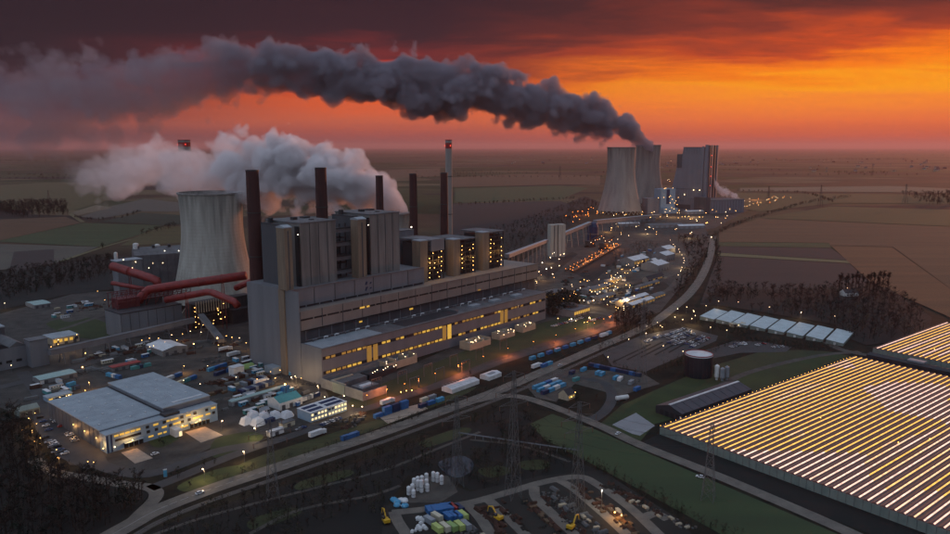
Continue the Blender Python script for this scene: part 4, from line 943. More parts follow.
def yard_block(u, v, w, d, h, label, nlamp, roof='roof_dark'):
    t = thing('transformer_house', label, 'transformer house', G(u, v), RZ, 'beige transformer houses')
    MB().box(0, w, 0, .5, 0, h * .8).build('front_wall', 'wall_beige', t); MB().box(0, .5, .5, d, 0, h).build('side_wall', 'wall_beige', t); MB().box(w - .5, w, .5, d, 0, h).build('side_wall', 'wall_beige', t)
    MB().box(.5, w - .5, d - .5, d, 0, h).build('rear_wall', 'wall_beige', t); MB().box(w * .3, w * .34, .5, d - .5, 0, h).build('fire_wall', 'wall_beige', t); MB().box(w * .66, w * .70, .5, d - .5, 0, h).build('fire_wall', 'wall_beige', t)
    for k in range(3):
        MB().box(w * (k / 3 + .06), w * (k / 3 + .25), d * .25, d * .75, 0, h * .6).build('transformer', 'steel_grey', t)
        for j in range(3): MB().tube([(w * (k / 3 + .1 + .05 * j), d * .5, h * .6), (w * (k / 3 + .1 + .05 * j), d * .45, h * .6 + 2)], .3, 6).build('bushing', 'roof_white', t)
    for k in range(nlamp): link('lamp', bulb('lamp_warm', .40), t, (rnd.uniform(1, w - 1), rnd.uniform(-1.2, d * .8), h * rnd.uniform(.7, 1.15)))
    return t
yard_block(386, 372, 34, 13, 7.5, 'beige roofless transformer house, nearest to the walled compound', 7)
yard_block(470, 351, 28, 12, 6.5, 'beige roofless transformer house, second along the turbine hall', 12)
yard_block(500, 340.5, 22, 10, 6, 'small brightly lit transformer house, third along the turbine hall', 12)
yard_block(523, 333, 20, 10, 6, 'pale transformer house, last one beside the lawn', 10)
# switchyard gantries on the lawn
for (u, v) in ((372, 392), (398, 384), (424, 377), (450, 367), (476, 360), (436, 381), (462, 373), (410, 391), (500, 350)):
    t = thing('switchyard_gantry', 'slim grey lattice gantry in the grassy switchyard', 'gantry', G(u, v), RZ, 'switchyard gantries')
    for x in (0, 9): MB().bar((x, 0, 0), (x, 0, 9), .35).build('leg', 'galv', t)
    MB().bar((0, 0, 9), (9, 0, 9), .4).build('beam', 'galv', t)
    for x in (2, 4.5, 7): MB().tube([(x, 0, 9), (x, 0, 7)], .18, 5).build('insulator', 'brick', t)
# long white halls by the red-lit road
t = thing('storage_tent', 'long low white canvas hall beside the internal road', 'tent', G(452, 394), RZ); MB().gable(0, 30, 0, 10, 0, 3, 4.2, 0, 1).build('hall', ['wall_white', 'roof_white'], t)
for k in range(9): MB().box(1 + k * 3.3, 1.3 + k * 3.3, -.2, 10.2, 4.25, 4.3).build('roof_strip', 'roof_blue', t)
t = thing('storage_tent', 'shorter white canvas hall right behind the long one', 'tent', G(489, 381), RZ); MB().gable(0, 15, 0, 9, 0, 3, 4, 0, 1).build('hall', ['wall_white', 'roof_white'], t); MB().box(3, 10, 2, 5, 3.9, 4.1).build('roof_panel', 'roof_blue', t)
# workshop with dome and low halls beyond the station
shed_px(574, 318, 30, 32, 7, 'square grey workshop with raised round rooflight', 'wall_grey', 'roof_grey', 0, win=(1, 8, 'win_lit'))
t = thing('rooflight', 'dark round rooflight drum on the square workshop', 'rooflight', G(574, 318) + Vector((0, 0, 7.5)) + PA * 15 + PB * 16); MB().lathe([(9, 0), (9, 2.2), (6, 3.2), (1, 3.4)], 20).build('drum', 'roof_dark', t); MB().lathe([(9.3, .4), (9.3, .8)], 20).build('hoop', 'steel_grey', t)
for i, (u, v, w, d, h, m, lab) in enumerate(((623, 307, 60, 10, 5, 'roof_white', 'long white roofed hall, left of the parallel pair'), (632, 310, 52, 10, 5, 'roof_white', 'long white roofed hall, right of the parallel pair'),
     (634, 267, 46, 24, 9, 'roof_white', 'white roofed hall between the lamp rows and the white tents'), (658, 272, 34, 26, 9, 'roof_white', 'large white tent, nearest of the curved row of three'), (666, 261.5, 30, 24, 9, 'roof_white', 'large white tent, middle of the curved row of three'), (667, 255, 30, 22, 9, 'roof_white', 'large white tent, last of the curved row of three'),
     (655, 266, 14, 14, 6, 'roof_white', 'small white hall tucked beside the tents'), (588, 295, 60, 12, 5, 'roof_grey', 'low pale hall with curved roof before the lamp cluster'), (545, 300, 34, 14, 6, 'roof_grey', 'grey flat hall at the far end of the station'), (560, 306, 20, 16, 8, 'roof_dark', 'dark roofed house among trees beyond the turbine hall'),
     (606, 285, 50, 9, 4, 'roof_grey', 'low grey shed row in the lamp cluster'), (640, 290, 52, 8, 4, 'roof_grey', 'low grey shed row right of the lamp cluster'), (648, 283, 46, 8, 4, 'roof_dark', 'low dark shed row in front of the white tents'), (600, 302, 36, 10, 4, 'roof_grey', 'flat shed beside the square workshop'), (655, 300, 26, 10, 4, 'roof_grey', 'small shed at the bend of the main road'))):
    shed_px(u, v, w, d, h, lab, 'wall_grey', m, 1.8 if 'tent' not in lab else 4.0, doors=4, win=(1, int(w / 6), 'win_dim') if i not in (3, 4, 5) else None)
# coal trench with orange lamp conveyor
sheet('coal_trench', [(574, 273), (612, 250), (622, 252), (620, 260), (592, 282)], 'coal', 0.12); sheet('coal_trench', [(540, 272), (572, 252), (578, 254), (548, 279)], 'coal', 0.12)
a, b = G(571, 273.5), G(620, 246)
t = thing('coal_conveyor', 'long coal conveyor strung with orange lamps', 'conveyor', a, math.atan2((b - a).y, (b - a).x)); L = (b - a).length
MB().box(0, L, -2, 2, 2.5, 4.5).build('belt_frame', 'steel_dark', t); MB().box(0, L, 7, 9, 2.5, 4).build('belt_frame', 'rust', t)
for k in range(int(L / 14)):
    for e in (-1.6, 1.6): MB().bar((k * 14 + 4, e, 0), (k * 14 + 4, e, 2.5), .5).build('leg', 'steel_dark', t)
for k in range(int(L / 7)):
    if rnd.random() < .6: link('lamp', bulb('lamp_orange', .5), t, (k * 7 + rnd.uniform(-3, 3), rnd.choice((-2.6, 2.6)), 5.4))
    if k % 3 == 1: link('lamp', bulb('lamp_orange', .45), t, (k * 7 + rnd.uniform(-3, 3), 9.6, 5))
for (u, v, lab) in ((590, 247, 'stacker with orange lamps at the head of the coal trench'), (604, 249, 'second lamp hung machine behind the coal conveyor')):
    t = thing('coal_stacker', lab, 'stacker', G(u, v), RZ); MB().box(-8, 8, -5, 5, 3, 11).build('body', 'steel_dark', t); MB().bar((0, 0, 11), (44, 6, 17), 1.6).build('boom', 'rust', t); MB().bar((0, 0, 11), (0, 0, 24), 1.2).build('mast', 'rust', t); MB().bar((0, 0, 24), (40, 6, 17), .4).build('stay', 'steel_dark', t)
    for e in (-1, 1): MB().box(-9, 9, e * 5 - 1, e * 5 + 1, 0, 3).build('track', 'steel_dark', t)
    for k in range(7): link('lamp', bulb('lamp_orange' if k % 2 else 'lamp_warm', .55), t, (k * 7 - 6, -5.6, rnd.uniform(6, 17)))
# ================================================================== lit greenhouse, barn, tank, small glasshouses
GZ = math.radians(90 - 51.9)
def greenhouse(label, o, L, nb, bw, seed, far=False):
    t = thing('greenhouse', label, 'greenhouse', o, GZ)
    r = random.Random(seed); Wd = nb * bw
    # side walls of glass on a sill, gutters, roof bays with open screen gaps
    MB().box(0, L, -.12, 0, 0, 5.0).build('side_wall', 'wall_green', t)
    MB().box(-.12, 0, -Wd, 0, 0, 5.0).build('gable_wall', 'wall_green', t)
    MB().box(L, L + .12, -Wd, 0, 0, 5.0).build('gable_wall', 'wall_green', t)
    for k in range(int(Wd / 4)): MB().box(-.25, -.13, -k * 4 - .12, -k * 4, 0, 5.0).build('wall_post', 'galv', t)
    sc_m = MB().add([(0, 0, 5.0), (L, 0, 5.0), (L, -bw * .5, 6.0), (0, -bw * .5, 6.0), (0, -bw, 5.0), (L, -bw, 5.0)], [(0, 1, 2, 3), (3, 2, 5, 4)]); sc_m.add([(0, 0, 5.0), (0, -bw * .5, 6.0), (0, -bw, 5.0)], [(0, 1, 2)]).add([(L, 0, 5.0), (L, -bw, 5.0), (L, -bw * .5, 6.0)], [(0, 1, 2)])
    roof = sc_m.mesh('roof_bay', 'gh_roof_glow')
    gut = MB().box(0, L, -.1, .1, 5.0, 5.15).mesh('gutter', 'galv')
    lit = MB().add([(0.4, -bw * .67, 5.70), (L - .4, -bw * .67, 5.70), (L - .4, -bw * .83, 5.38), (.4, -bw * .83, 5.38)], [(0, 3, 2, 1)]).mesh('lit_strip', 'gh_light')
    for k in range(nb):
        link('roof_bay', roof, t, (0, -k * bw, 0)); link('lit_strip', lit, t, (0, -k * bw, 0)); link('gutter', gut, t, (0, -k * bw, 0.0))
    for k in range(int(L / 5) if not far else 0): link('eave_lamp', bulb('lamp_gh', .22), t, (1 + k * 5, .35, 5.2))
    for k in range(5): link('lamp', bulb('lamp_gh', .4), t, (L * r.uniform(.2, .8), -Wd * r.uniform(.1, .9), 6.3))
    return t
mat('lamp_gh', (0.3, 0.2, 0.1), 0.5, emit=(1.0, 0.5, 0.08), es=10)
m = mat('gh_roof_glow', (0.060, 0.042, 0.050), 0.45, c2=(0.042, 0.030, 0.036), scale=0.02, spec=0.3, emit=(1.0, .42, .30), es=.035)  # faint emission paints in lamp glow leaking through the roof from inside
m = mat('gh_light', (0.2, 0.15, 0.1), 0.5, emit=(1, .6, .2), es=1.0)
n, l = m.node_tree.nodes, m.node_tree.links; b = n['Principled BSDF']
g = n.new('ShaderNodeNewGeometry')
mp = n.new('ShaderNodeMapping'); mp.inputs['Rotation'].default_value = (0, 0, -GZ); mp.inputs['Scale'].default_value = (1 / 70, 1 / 45, 0); l.new(g.outputs['Position'], mp.inputs[0])
vz = n.new('ShaderNodeTexVoronoi'); vz.distance = 'CHEBYCHEV'; vz.voronoi_dimensions = '2D'; vz.inputs['Scale'].default_value = 1.0; l.new(mp.outputs[0], vz.inputs['Vector'])
sp = n.new('ShaderNodeSeparateColor'); l.new(vz.outputs['Color'], sp.inputs[0])
# lamps of two kinds: yellow sodium and pinkish white, by compartment; each strip made of single lamps
oi = n.new('ShaderNodeObjectInfo')
ad = n.new('ShaderNodeMath'); ad.operation = 'MULTIPLY_ADD'; l.new(oi.outputs['Random'], ad.inputs[0]); ad.inputs[1].default_value = .5; l.new(sp.outputs[0], ad.inputs[2])
cr = n.new('ShaderNodeValToRGB'); e = cr.color_ramp.elements
cr.color_ramp.interpolation = 'LINEAR'; e[0].position = .78; e[0].color = (1.0, .50, .07, 1); e[1].position = 1.15 if False else 1.0; e[1].color = (1.0, .60, .46, 1)
l.new(ad.outputs[0], cr.inputs[0]); l.new(cr.outputs[0], b.inputs['Emission Color'])
wv = n.new('ShaderNodeTexNoise'); wv.inputs['Scale'].default_value = .35; wv.inputs['Detail'].default_value = 2; l.new(g.outputs['Position'], wv.inputs['Vector'])
mr = n.new('ShaderNodeMapRange'); mr.inputs[1].default_value = .3; mr.inputs[2].default_value = .7; mr.inputs[3].default_value = 1.0; mr.inputs[4].default_value = 1.9; l.new(wv.outputs[0], mr.inputs[0]); l.new(mr.outputs[0], b.inputs['Emission Strength'])
GO = G(660, 425, 6); GO.z = 0
greenhouse('vast greenhouse roof glowing in yellow and pink light strips', GO, 246, 46, 4.1, 3)
g2 = G(873, 347, 6); g2.z = 0
greenhouse('second glowing greenhouse beyond the dark shed strip at the right edge', g2, 150, 18, 4.1, 5, True)
# dark shed strip between the greenhouses
q = G(872, 357); t = thing('service_shed', 'long low dark shed between the two glowing greenhouses', 'shed', q, math.radians(90 - 143)); MB().gable(0, 120, -10, 0, 0, 4, 5.2).build('hall', 'roof_dark', t); MB().box(30, 42, -7, -1, 5.0, 6.4).build('roof_unit', 'c_grey', t)
for k in range(10): MB().box(6 + k * 11, 9 + k * 11, -10.15, -9.98, .1, 3).build('door', 'slot', t)
# dark barn with pale ridge light
t = thing('barn', 'dark blue gabled barn with pale ridge strip beside the greenhouse', 'barn', GO + Matrix.Rotation(GZ, 3, 'Z') @ Vector((28, 4.6, 0)), GZ)
MB().gable(0, 79, 0, 20.6, 0, 5.0, 8.2, 0, 1).build('hall', ['roof_dark', 'barn_roof'], t)
MB().box(.5, 78.5, 9.5, 11.1, 8.0, 8.45).build('ridge_light', 'roof_white', t)
for k in range(4): MB().box(-.15, .02, 2 + k * 4.2, 4.4 + k * 4.2, .05, 3.6).build('door', 'slot', t)
for k in range(10): MB().bar((4 + k * 8, -.05, 5.05), (4 + k * 8, 9.4, 8.1), .12).build('roof_seam', 'roof_dark', t)
MB().box(-.18, .02, .6, 1.6, .05, 3.0).build('door', 'wall_white', t)
q = G(702, 379.5); r_ = 10.2
t = thing('water_tank', 'dark round tank with white flat top behind the barn', 'tank', q + Vector((0, r_, 0)))
MB().lathe([(r_, 0), (r_, 16.5)], 40).build('shell', 'tank_dark', t); MB().lathe([(r_ * 1.015, 16.2), (r_ * 1.015, 16.9), (r_ * .2, 18.0), (.05, 18.05)], 40, cap1=False).build('top', 'roof_white', t)
MB().lathe([(r_ * 1.02, 16.9), (r_ * 1.02, 17.5), (r_ * .985, 17.5), (r_ * .985, 17.0)], 40, cap0=False, cap1=False).build('rim', 'c_red', t)
for k in range(20): s = 2 * math.pi * k / 20; MB().bar((r_ * 1.01 * math.cos(s), r_ * 1.01 * math.sin(s), .1), (r_ * 1.01 * math.cos(s), r_ * 1.01 * math.sin(s), 16.2), .2).build('seam', 'steel_dark', t)
for i, (u, v, h, lab) in enumerate(((716.5, 380, 12, 'slim white silo right of the round tank'), (722, 381, 10.5, 'first grey silo right of the slim white one'), (726.5, 380, 11, 'last grey silo beside the round tank'))):
    t = thing('silo', lab, 'silo', G(u, v)); MB().lathe([(.9, 0), (.9, 1.2), (1.7, 2.5), (1.7, h - 1), (.5, h)], 14).build('shell', 'wall_white' if i == 0 else 'c_grey', t); MB().bar((1.8, -.6, 0), (1.8, -.6, h), .2).build('ladder', 'galv', t)
# row of eight small glasshouses
for i in range(8):
    p = Vector((226.6, 726.6, 0)).lerp(Vector((310.6, 635.0, 0)), i / 7)
    t = thing('glasshouse', ['small pale glasshouse, first of the slanting row of eight, nearest the road', 'small pale glasshouse, second of the slanting row of eight', 'small pale glasshouse, third of the slanting row of eight', 'small pale glasshouse, fourth of the slanting row of eight', 'small pale glasshouse, fifth of the slanting row of eight', 'small pale glasshouse, sixth of the slanting row of eight', 'small pale glasshouse, seventh of the slanting row of eight', 'small pale glasshouse, last of the slanting row of eight'][i], 'glasshouse', p, math.radians(54), 'row of small glasshouses')
    L_ = 49 if i else 44
    MB().add([(0, -14, 0), (L_, -14, 0), (L_, 0, 0), (0, 0, 0), (0, -14, 2.4), (L_, -14, 2.4), (L_, 0, 4.0), (0, 0, 4.0)], [(0, 1, 5, 4), (1, 2, 6, 5), (2, 3, 7, 6), (3, 0, 4, 7)]).build('wall', 'wall_green', t)
    pan = _shared.setdefault('glasspanel%d' % L_, MB().add([(.08, -14.1, 2.45), (L_ / 12 - .08, -14.1, 2.45), (L_ / 12 - .08, .1, 4.06), (.08, .1, 4.06), (.08, -14.1, 2.39), (L_ / 12 - .08, -14.1, 2.39), (L_ / 12 - .08, .1, 4.0), (.08, .1, 4.0)], [(0, 1, 2, 3), (0, 4, 5, 1), (1, 5, 6, 2), (2, 6, 7, 3), (3, 7, 4, 0)]).mesh('roof_pane', 'sky_glass'))
    for k in range(12): link('roof_pane', pan, t, (k * L_ / 12, 0, 0))
    MB().box(-.1, .02, -8, -6, .05, 2.2).build('door', 'wall_white', t)
shed_px(733, 327.5, 14, 6, 3, 'low lit yellow porch between the glasshouses and the hedge', 'wall_beige', 'c_cream', 0, doors=1, win=(1, 3, 'win_warm'), rz=.3)
t = thing('farm_house', 'small white walled house hidden among the tall trees', 'house', G(849, 296), .2); MB().gable(-9, 9, -5, 5, 0, 4.5, 8, 0, 1).build('wall', ['wall_white', 'roof_dark'], t)
for x in (-6, -2, 2, 6): window(t, (x, -5.1, 2.2), 1.4, 1.4, 'glass')
MB().box(-1, 0, -1, 1, 7, 9.5).build('chimney', 'brick', t)
# farm yard house
t = thing('gate_house', 'small lit house with dark gable roof in the container yard', 'house', G(568, 401), RZ); MB().gable(0, 9, 0, 8, 0, 3.5, 7, 0, 1, 'x').build('wall', ['wall_beige', 'roof_dark'], t)
for x in (2, 4.5, 7): window(t, (x, -.1, 2), 1.1, 1.2, 'win_lit')
link('lamp', bulb('lamp_amber', .45), t, (2, -1.5, 2.8)); link('lamp', bulb('lamp_amber', .4), t, (10.5, 1, 3.2))
# white tank lying by the yard
t = thing('lying_tank', 'white cylindrical tank lying at the edge of the container yard', 'tank', G(622, 400), .4); MB().tube([(-5.2, 0, 1.8), (-4.6, 0, 1.8), (4.6, 0, 1.8), (5.2, 0, 1.8)], [.7, 1.5, 1.5, .7], 12).build('vessel', 'wall_white', t)
for x in (-3, 3): MB().box(x - .4, x + .4, -1.2, 1.2, 0, .9).build('saddle', 'wall_grey', t)

# ================================================================== pylons and lines
def pylon(u, v, vtop, label, rz, wb=7.0, arms=((.74, 8), (.85, 10), (.96, 6)), m='galv'):
    p = G(u, v); h = hgt(p, vtop); t = thing('pylon', label, 'pylon', p, rz, 'lattice pylons')
    lv = [0, .16, .31, .45, .58, .70, .80, .90, 1.0]
    def c(f, i):
        w = wb * (1 - f) ** 1.15 / 2 + .55
        return Vector(((-1 if i in (0, 3) else 1) * w, (-1 if i < 2 else 1) * w, h * f))
    for i in range(4): MB().tube([c(f, i) for f in lv], .12 if h > 30 and p.y < 900 else .3, 4).build('leg', m, t)
    br = MB()
    for k in range(len(lv) - 1):
        for i in range(4):
            j = (i + 1) % 4
            br.bar(c(lv[k], i), c(lv[k + 1], j), .09); br.bar(c(lv[k], j), c(lv[k + 1], i), .09); br.bar(c(lv[k + 1], i), c(lv[k + 1], j), .09)
    br.build('bracing', m, t)
    ends = []
    for f, a in arms:
        for s in (-1, 1):
            mb = MB(); tip = Vector((s * a, 0, h * f + .4))
            for y in (-.6, .6): mb.bar((s * .6, y, h * f), tip, .1); mb.bar((s * .6, y, h * f + 2.2), tip, .09)
            mb.build('cross_arm', m, t)
            MB().tube([tip, tip - Vector((0, 0, 2.4))], .16, 5).build('insulator', 'brick', t)
            ends.append(Matrix.Translation(p) @ Matrix.Rotation(rz, 4, 'Z') @ (tip - Vector((0, 0, 2.4))))
    return ends
PY = {}
PY['a'] = pylon(457, 487, 396, 'lattice pylon beside the dark pond left of the tallest one', .5, 4.2)
PY['b'] = pylon(513, 498, 371, 'tallest lattice pylon in the middle foreground', .5, 5.2)
PY['c'] = pylon(577, 513, 402, 'lattice pylon over the stock yard right of the tallest one', .5, 4.6)
PY['d'] = pylon(708, 500, 424, 'lattice pylon on the green meadow in front of the greenhouse', 1.1, 5)
PY['e'] = pylon(641, 384, 300, 'lattice pylon beside the car park', .9, 5)
PY['f'] = pylon(273, 502, 420, 'faint lattice pylon in the dark wood at the lower left', .5, 4.5)
for i, (u, v, vt) in enumerate(((820, 207, 185), (768, 204, 186), (905, 203, 184), (872, 176, 163), (560, 180, 166), (300, 193, 176), (49, 203, 190))):
    pylon(u, v, vt, ['distant pylon over the tree lined road', 'distant pylon behind the pink steam puffs', 'distant pylon in the right hand fields', 'tiny pylon far out on the right horizon', 'tiny pylon on the plain left of the far cooling towers', 'tiny pylon seen over the steam', 'distant mast above the dark copse'][i], .3, 9, ((.8, 14), (.93, 10)), 'steel_dark')
def wire(p, q, sag, r=.045, grp='power lines', lab=''):
    c = Vector((p.x, p.y, 0)); pts = [p.lerp(q, k / 10) - Vector((0, 0, sag * 4 * (k / 10) * (1 - k / 10))) - c for k in range(11)]
    o = MB().tube(pts, r, 3).build('power_line', 'steel_dark', at=c); tag(o, lab, 'power line', grp)
for a, b in (('f', 'a'), ('a', 'b'), ('b', 'c'), ('c', 'd'), ('b', 'e')):
    for k in range(6): wire(PY[a][k], PY[b][k], 4, lab='thin power line, %s %s of six, %s' % (('lowest', 'middle', 'top')[k // 2], ('left', 'right')[k % 2], dict(fa='from the wood pylon to the pond pylon', ab='from the pond pylon to the tallest pylon', bc='from the tallest pylon to the stock yard pylon', cd='from the stock yard pylon to the meadow pylon', be='from the tallest pylon to the car park pylon')[a + b]))

# pipeline on low trestles through the scrub
a, b = G(458, 437), G(578, 455); d = b - a; L = d.length
t = thing('pipeline', 'thin pale pipeline on low trestles crossing the dark scrub', 'pipeline', a, math.atan2(d.y, d.x))
MB().tube([(0, 0, 2.6), (L, 0, 2.6)], .32, 6).build('pipe', 'steel_grey', t); MB().tube([(0, .9, 2.6), (L, .9, 2.6)], .22, 6).build('pipe', 'galv', t)
for k in range(int(L / 5)): MB().bar((k * 5 + 1, .4, 0), (k * 5 + 1, .4, 2.5), .3).build('trestle', 'wall_grey', t)
# ================================================================== containers, vehicles, stock
CNT = {}
CNAME = dict(c_blue='blue', c_sky='bright blue', c_navy='navy', c_white='white', c_grey='grey', c_green='green', c_lime='lime green', c_teal='teal', c_red='red', c_cream='cream', c_yellow='yellow', c_orange='orange', rust='rusty brown')
def container_mesh(m, L):
    k = (m, L)
    if k in CNT: return CNT[k]
    w, h = 2.44, 2.75; mb = MB(); mb.box(-L / 2, L / 2, -w / 2, w / 2, .12, h)
    nr = int(L / .9)
    for i in range(nr):
        x = -L / 2 + .5 + i * (L - 1) / max(1, nr - 1)
        for s in (-1, 1): mb.box(x - .16, x + .16, s * (w / 2) - (.05 if s > 0 else .07), s * (w / 2) + (.07 if s > 0 else .05), .35, h - .25)
    for sx in (-1, 1):
        for sy in (-1, 1): mb.box(sx * L / 2 - .12, sx * L / 2 + .12, sy * w / 2 - .12, sy * w / 2 + .12, 0, h + .06)
    for e in (-.8, -.3, .3, .8): mb.box(L / 2 + .0, L / 2 + .09, e - .04, e + .04, .3, h - .2, 1)
    CNT[k] = mb.mesh('container_' + m, [m, 'galv']); return CNT[k]
def container(p, rz, m, L, label, grp):
    o = link('container', container_mesh(m, L), None, p, rz); tag(o, label, 'container', grp); return o
def crow(p0, p1, n, mats, L, where, grp, across=True, stack=1, jit=.15):
    a, b = G(*p0), G(*p1); d = (b - a); rz = math.atan2(d.y, d.x) + (math.pi / 2 if across else 0)
    for i in range(n):
        p = a.lerp(b, (i + .5) / n); m = mats[i % len(mats)] if isinstance(mats, (list, tuple)) else mats
        s_ = stack if isinstance(stack, int) else stack[i % len(stack)]
        for s in range(s_):
            container(p + Vector((rnd.uniform(-jit, jit), rnd.uniform(-jit, jit), s * 2.82)), rz + rnd.uniform(-.02, .02), m, L, '%s shipping container %s' % (CNAME[m], where) + (', upper layer' if s else ''), grp)
g1 = 'containers in the yard behind the warehouse'
crow((208, 372), (226, 366), 3, ['c_sky', 'c_blue', 'c_blue'], 6.06, 'in the yard right of the warehouse', g1, False)
crow((216, 376), (236, 369), 2, ['c_navy', 'c_blue'], 12.2, 'in the yard right of the warehouse', g1, False)
crow((166, 381), (182, 375), 2, ['c_white', 'c_blue'], 6.06, 'behind the upper warehouse roof', g1, False)
crow((176, 386), (196, 378), 3, ['c_cream', 'c_teal', 'c_blue'], 6.06, 'behind the upper warehouse roof', g1, False)
crow((108, 376), (120, 379), 3, ['c_sky', 'c_white', 'c_blue'], 6.06, 'left of the upper warehouse roof', g1, False)
crow((132, 370), (150, 366), 3, ['c_teal', 'c_navy', 'c_teal'], 6.06, 'between the yard and the red roof', g1, False)
crow((68, 387), (74, 385), 1, ['c_sky'], 6.06, 'beside the pale green barrack', g1, False)
crow((62, 394), (78, 389), 3, ['c_grey', 'c_sky', 'c_navy'], 6.06, 'behind the left warehouse corner', g1, False)
crow((242, 386), (268, 378), 8, ['c_grey', 'rust', 'c_navy'], 6.06, 'in the skip row below the pump house', g1)
crow((216, 385), (246, 376), 9, ['rust', 'rust', 'c_grey'], 6.06, 'in the brown skip row right of the warehouse', g1)
crow((240, 394), (272, 384), 10, ['c_navy', 'c_grey', 'c_navy'], 6.06, 'in the dark row by the long site huts', g1)
crow((278, 397), (292, 391), 3, ['c_sky', 'c_blue', 'c_sky'], 6.06, 'beside the teal workshop', g1, False, (1, 2, 1))
crow((300, 402), (318, 396), 4, ['c_white', 'c_grey', 'c_white', 'c_navy'], 6.06, 'behind the site office', g1, False)
crow((266, 424), (274, 421), 1, ['c_navy'], 6.06, 'among the white tarpaulins', g1, False)
g2_ = 'containers along the internal road'
crow((374, 419), (408, 407.5), 4, ['c_blue', 'c_blue', 'c_navy', 'c_blue'], 6.06, 'in the row by the concrete pad', g2_, False, (1, 2, 2, 2))
crow((342, 441), (358, 435.5), 2, ['c_blue', 'c_blue'], 6.06, 'standing alone below the access road', g2_, False)
crow((418, 409), (444, 400), 3, ['c_navy', 'c_blue', 'c_sky'], 6.06, 'below the red lit road bend', g2_, False)
crow((420, 403), (436, 397.5), 2, ['c_cream', 'c_grey'], 6.06, 'behind the blue ones below the road bend', g2_, False)
crow((528, 361), (612, 333), 11, ['c_sky', 'c_sky', 'c_blue', 'c_sky', 'c_blue', 'c_sky', 'c_sky', 'c_blue', 'c_navy', 'c_blue', 'c_sky'], 6.06, 'in the long line beside the internal road', g2_, False)
crow((541, 368), (552, 364), 2, ['c_blue', 'c_sky'], 6.06, 'behind the white vans by the road', g2_, False)
g3 = 'containers in the fenced farm yard'
for k in range(3): crow((533 + k * 4.5, 390 + k * 2.6), (557 + k * 4, 381 + k * 2.4), 4, [['c_sky', 'c_sky', 'c_blue', 'c_white'], ['c_sky', 'c_white', 'c_sky', 'c_sky'], ['c_navy', 'c_sky', 'c_white', 'c_sky']][k], 6.06, 'in the close packed block of the fenced yard', g3, False)
for u, v, m in ((583.5, 371, 'c_sky'), (598, 374.5, 'c_sky'), (602, 375.5, 'c_sky'), (616, 379.5, 'c_sky'), (620, 380.5, 'c_white'), (631, 384, 'c_grey'), (572, 374, 'c_navy'), (576, 381, 'c_teal'), (637, 390.5, 'c_blue')):
    container(G(u, v), RZ + rnd.uniform(-.2, .2), m, 6.06, '%s shipping container standing apart in the fenced yard' % CNAME[m], g3)
crow((590, 366), (640, 377), 9, ['c_navy', 'c_blue', 'c_navy'], 6.06, 'along the dark far hedge of the fenced yard', g3, False)
g4 = 'containers in the stock yard at the bottom'
crow((427, 514), (452, 510), 5, ['c_blue'], 6.06, 'in the blue row of the bottom stock yard', g4)
for u, v, m in ((454, 510.5, 'c_red'), (459, 511, 'c_navy'), (448, 519.5, 'c_blue'), (453.5, 518.5, 'c_blue'), (458, 518.8, 'c_blue'), (463, 518, 'c_lime'), (437, 519.5, 'c_cream'), (429.5, 523, 'c_grey'), (437.5, 531, 'c_lime'), (445, 530, 'c_cream'), (452, 529.5, 'c_green'), (459.5, 528.5, 'c_lime'), (466, 528, 'c_grey')):
    container(G(u, v), RZ + 1.35 + rnd.uniform(-.1, .1), m, 6.06, '%s container in the mixed rows of the bottom stock yard' % CNAME[m], g4)
# green dome tent in the yard
t = thing('yard_tent', 'light green barrel roofed tent by the blue containers', 'tent', G(240, 371), RZ)
prof = [(4.5 * math.cos(math.pi * k / 8), 4.5 * math.sin(math.pi * k / 8)) for k in range(9)]
MB().add([(x, y, z) for x in (0, 11) for y, z in prof], [(k, k + 1, 9 + k + 1, 9 + k) for k in range(8)] + [tuple(range(8, -1, -1)), tuple(range(9, 18))]).build('cover', 'c_green', t); MB().box(-.1, .05, -1.5, 1.5, .05, 3).build('door', 'slot', t)
shed_px(113, 372, 22, 7, 3, 'flat red roofed hut row behind the warehouse', 'wall_grey', 'c_red', 0, doors=4)

# ---- white tanks in the gravel yard
for i, (x, y, hh) in enumerate(((290, 230, 5.5), (312, 220, 6), (322, 185, 6), (343, 175, 6), (368, 170, 6.2), (365, 215, 8), (395, 155, 6), (395, 190, 6), (400, 210, 5), (436, 150, 6.5), (460, 155, 6.5), (485, 168, 6), (318, 245, 5), (345, 205, 7))):
    o = thing('storage_tank', 'white upright tank in the cluster on the gravel yard', 'tank', G(360 + x / 5.94, 450 + (y + 38) / 5.94), 0, 'white tanks on the gravel yard')
    k = 'tankmesh%d' % int(hh * 2)
    if k not in _shared: _shared[k] = (MB().lathe([(1.05, .3), (1.05, hh * .86 - .5), (.5, hh * .86), (.05, hh * .86 + .05)], 14).mesh('vessel', 'c_white'), MB().lathe([(1.1, hh * .33), (1.1, hh * .33 + .2)], 14).mesh('hoop', 'galv'))
    link('vessel', _shared[k][0], o); link('hoop', _shared[k][1], o)
for i in range(9):
    p = G(393 + rnd.uniform(0, 13), 500 + rnd.uniform(0, 7)); t = thing('tarpaulin_bale', 'cyan tarpaulin bale in the heap left of the white tanks', 'bale', p, rnd.uniform(0, 3), 'cyan tarpaulin bales')
    MB().lathe([(1.6, 0), (1.9, .6), (1.5, 1.3), (.5, 1.7)], 7).build('bale', 'c_sky' if i % 3 else 'c_white', t); MB().box(-1.9, 1.9, -.1, .1, .9, 1.2).build('strap', 'c_white', t)
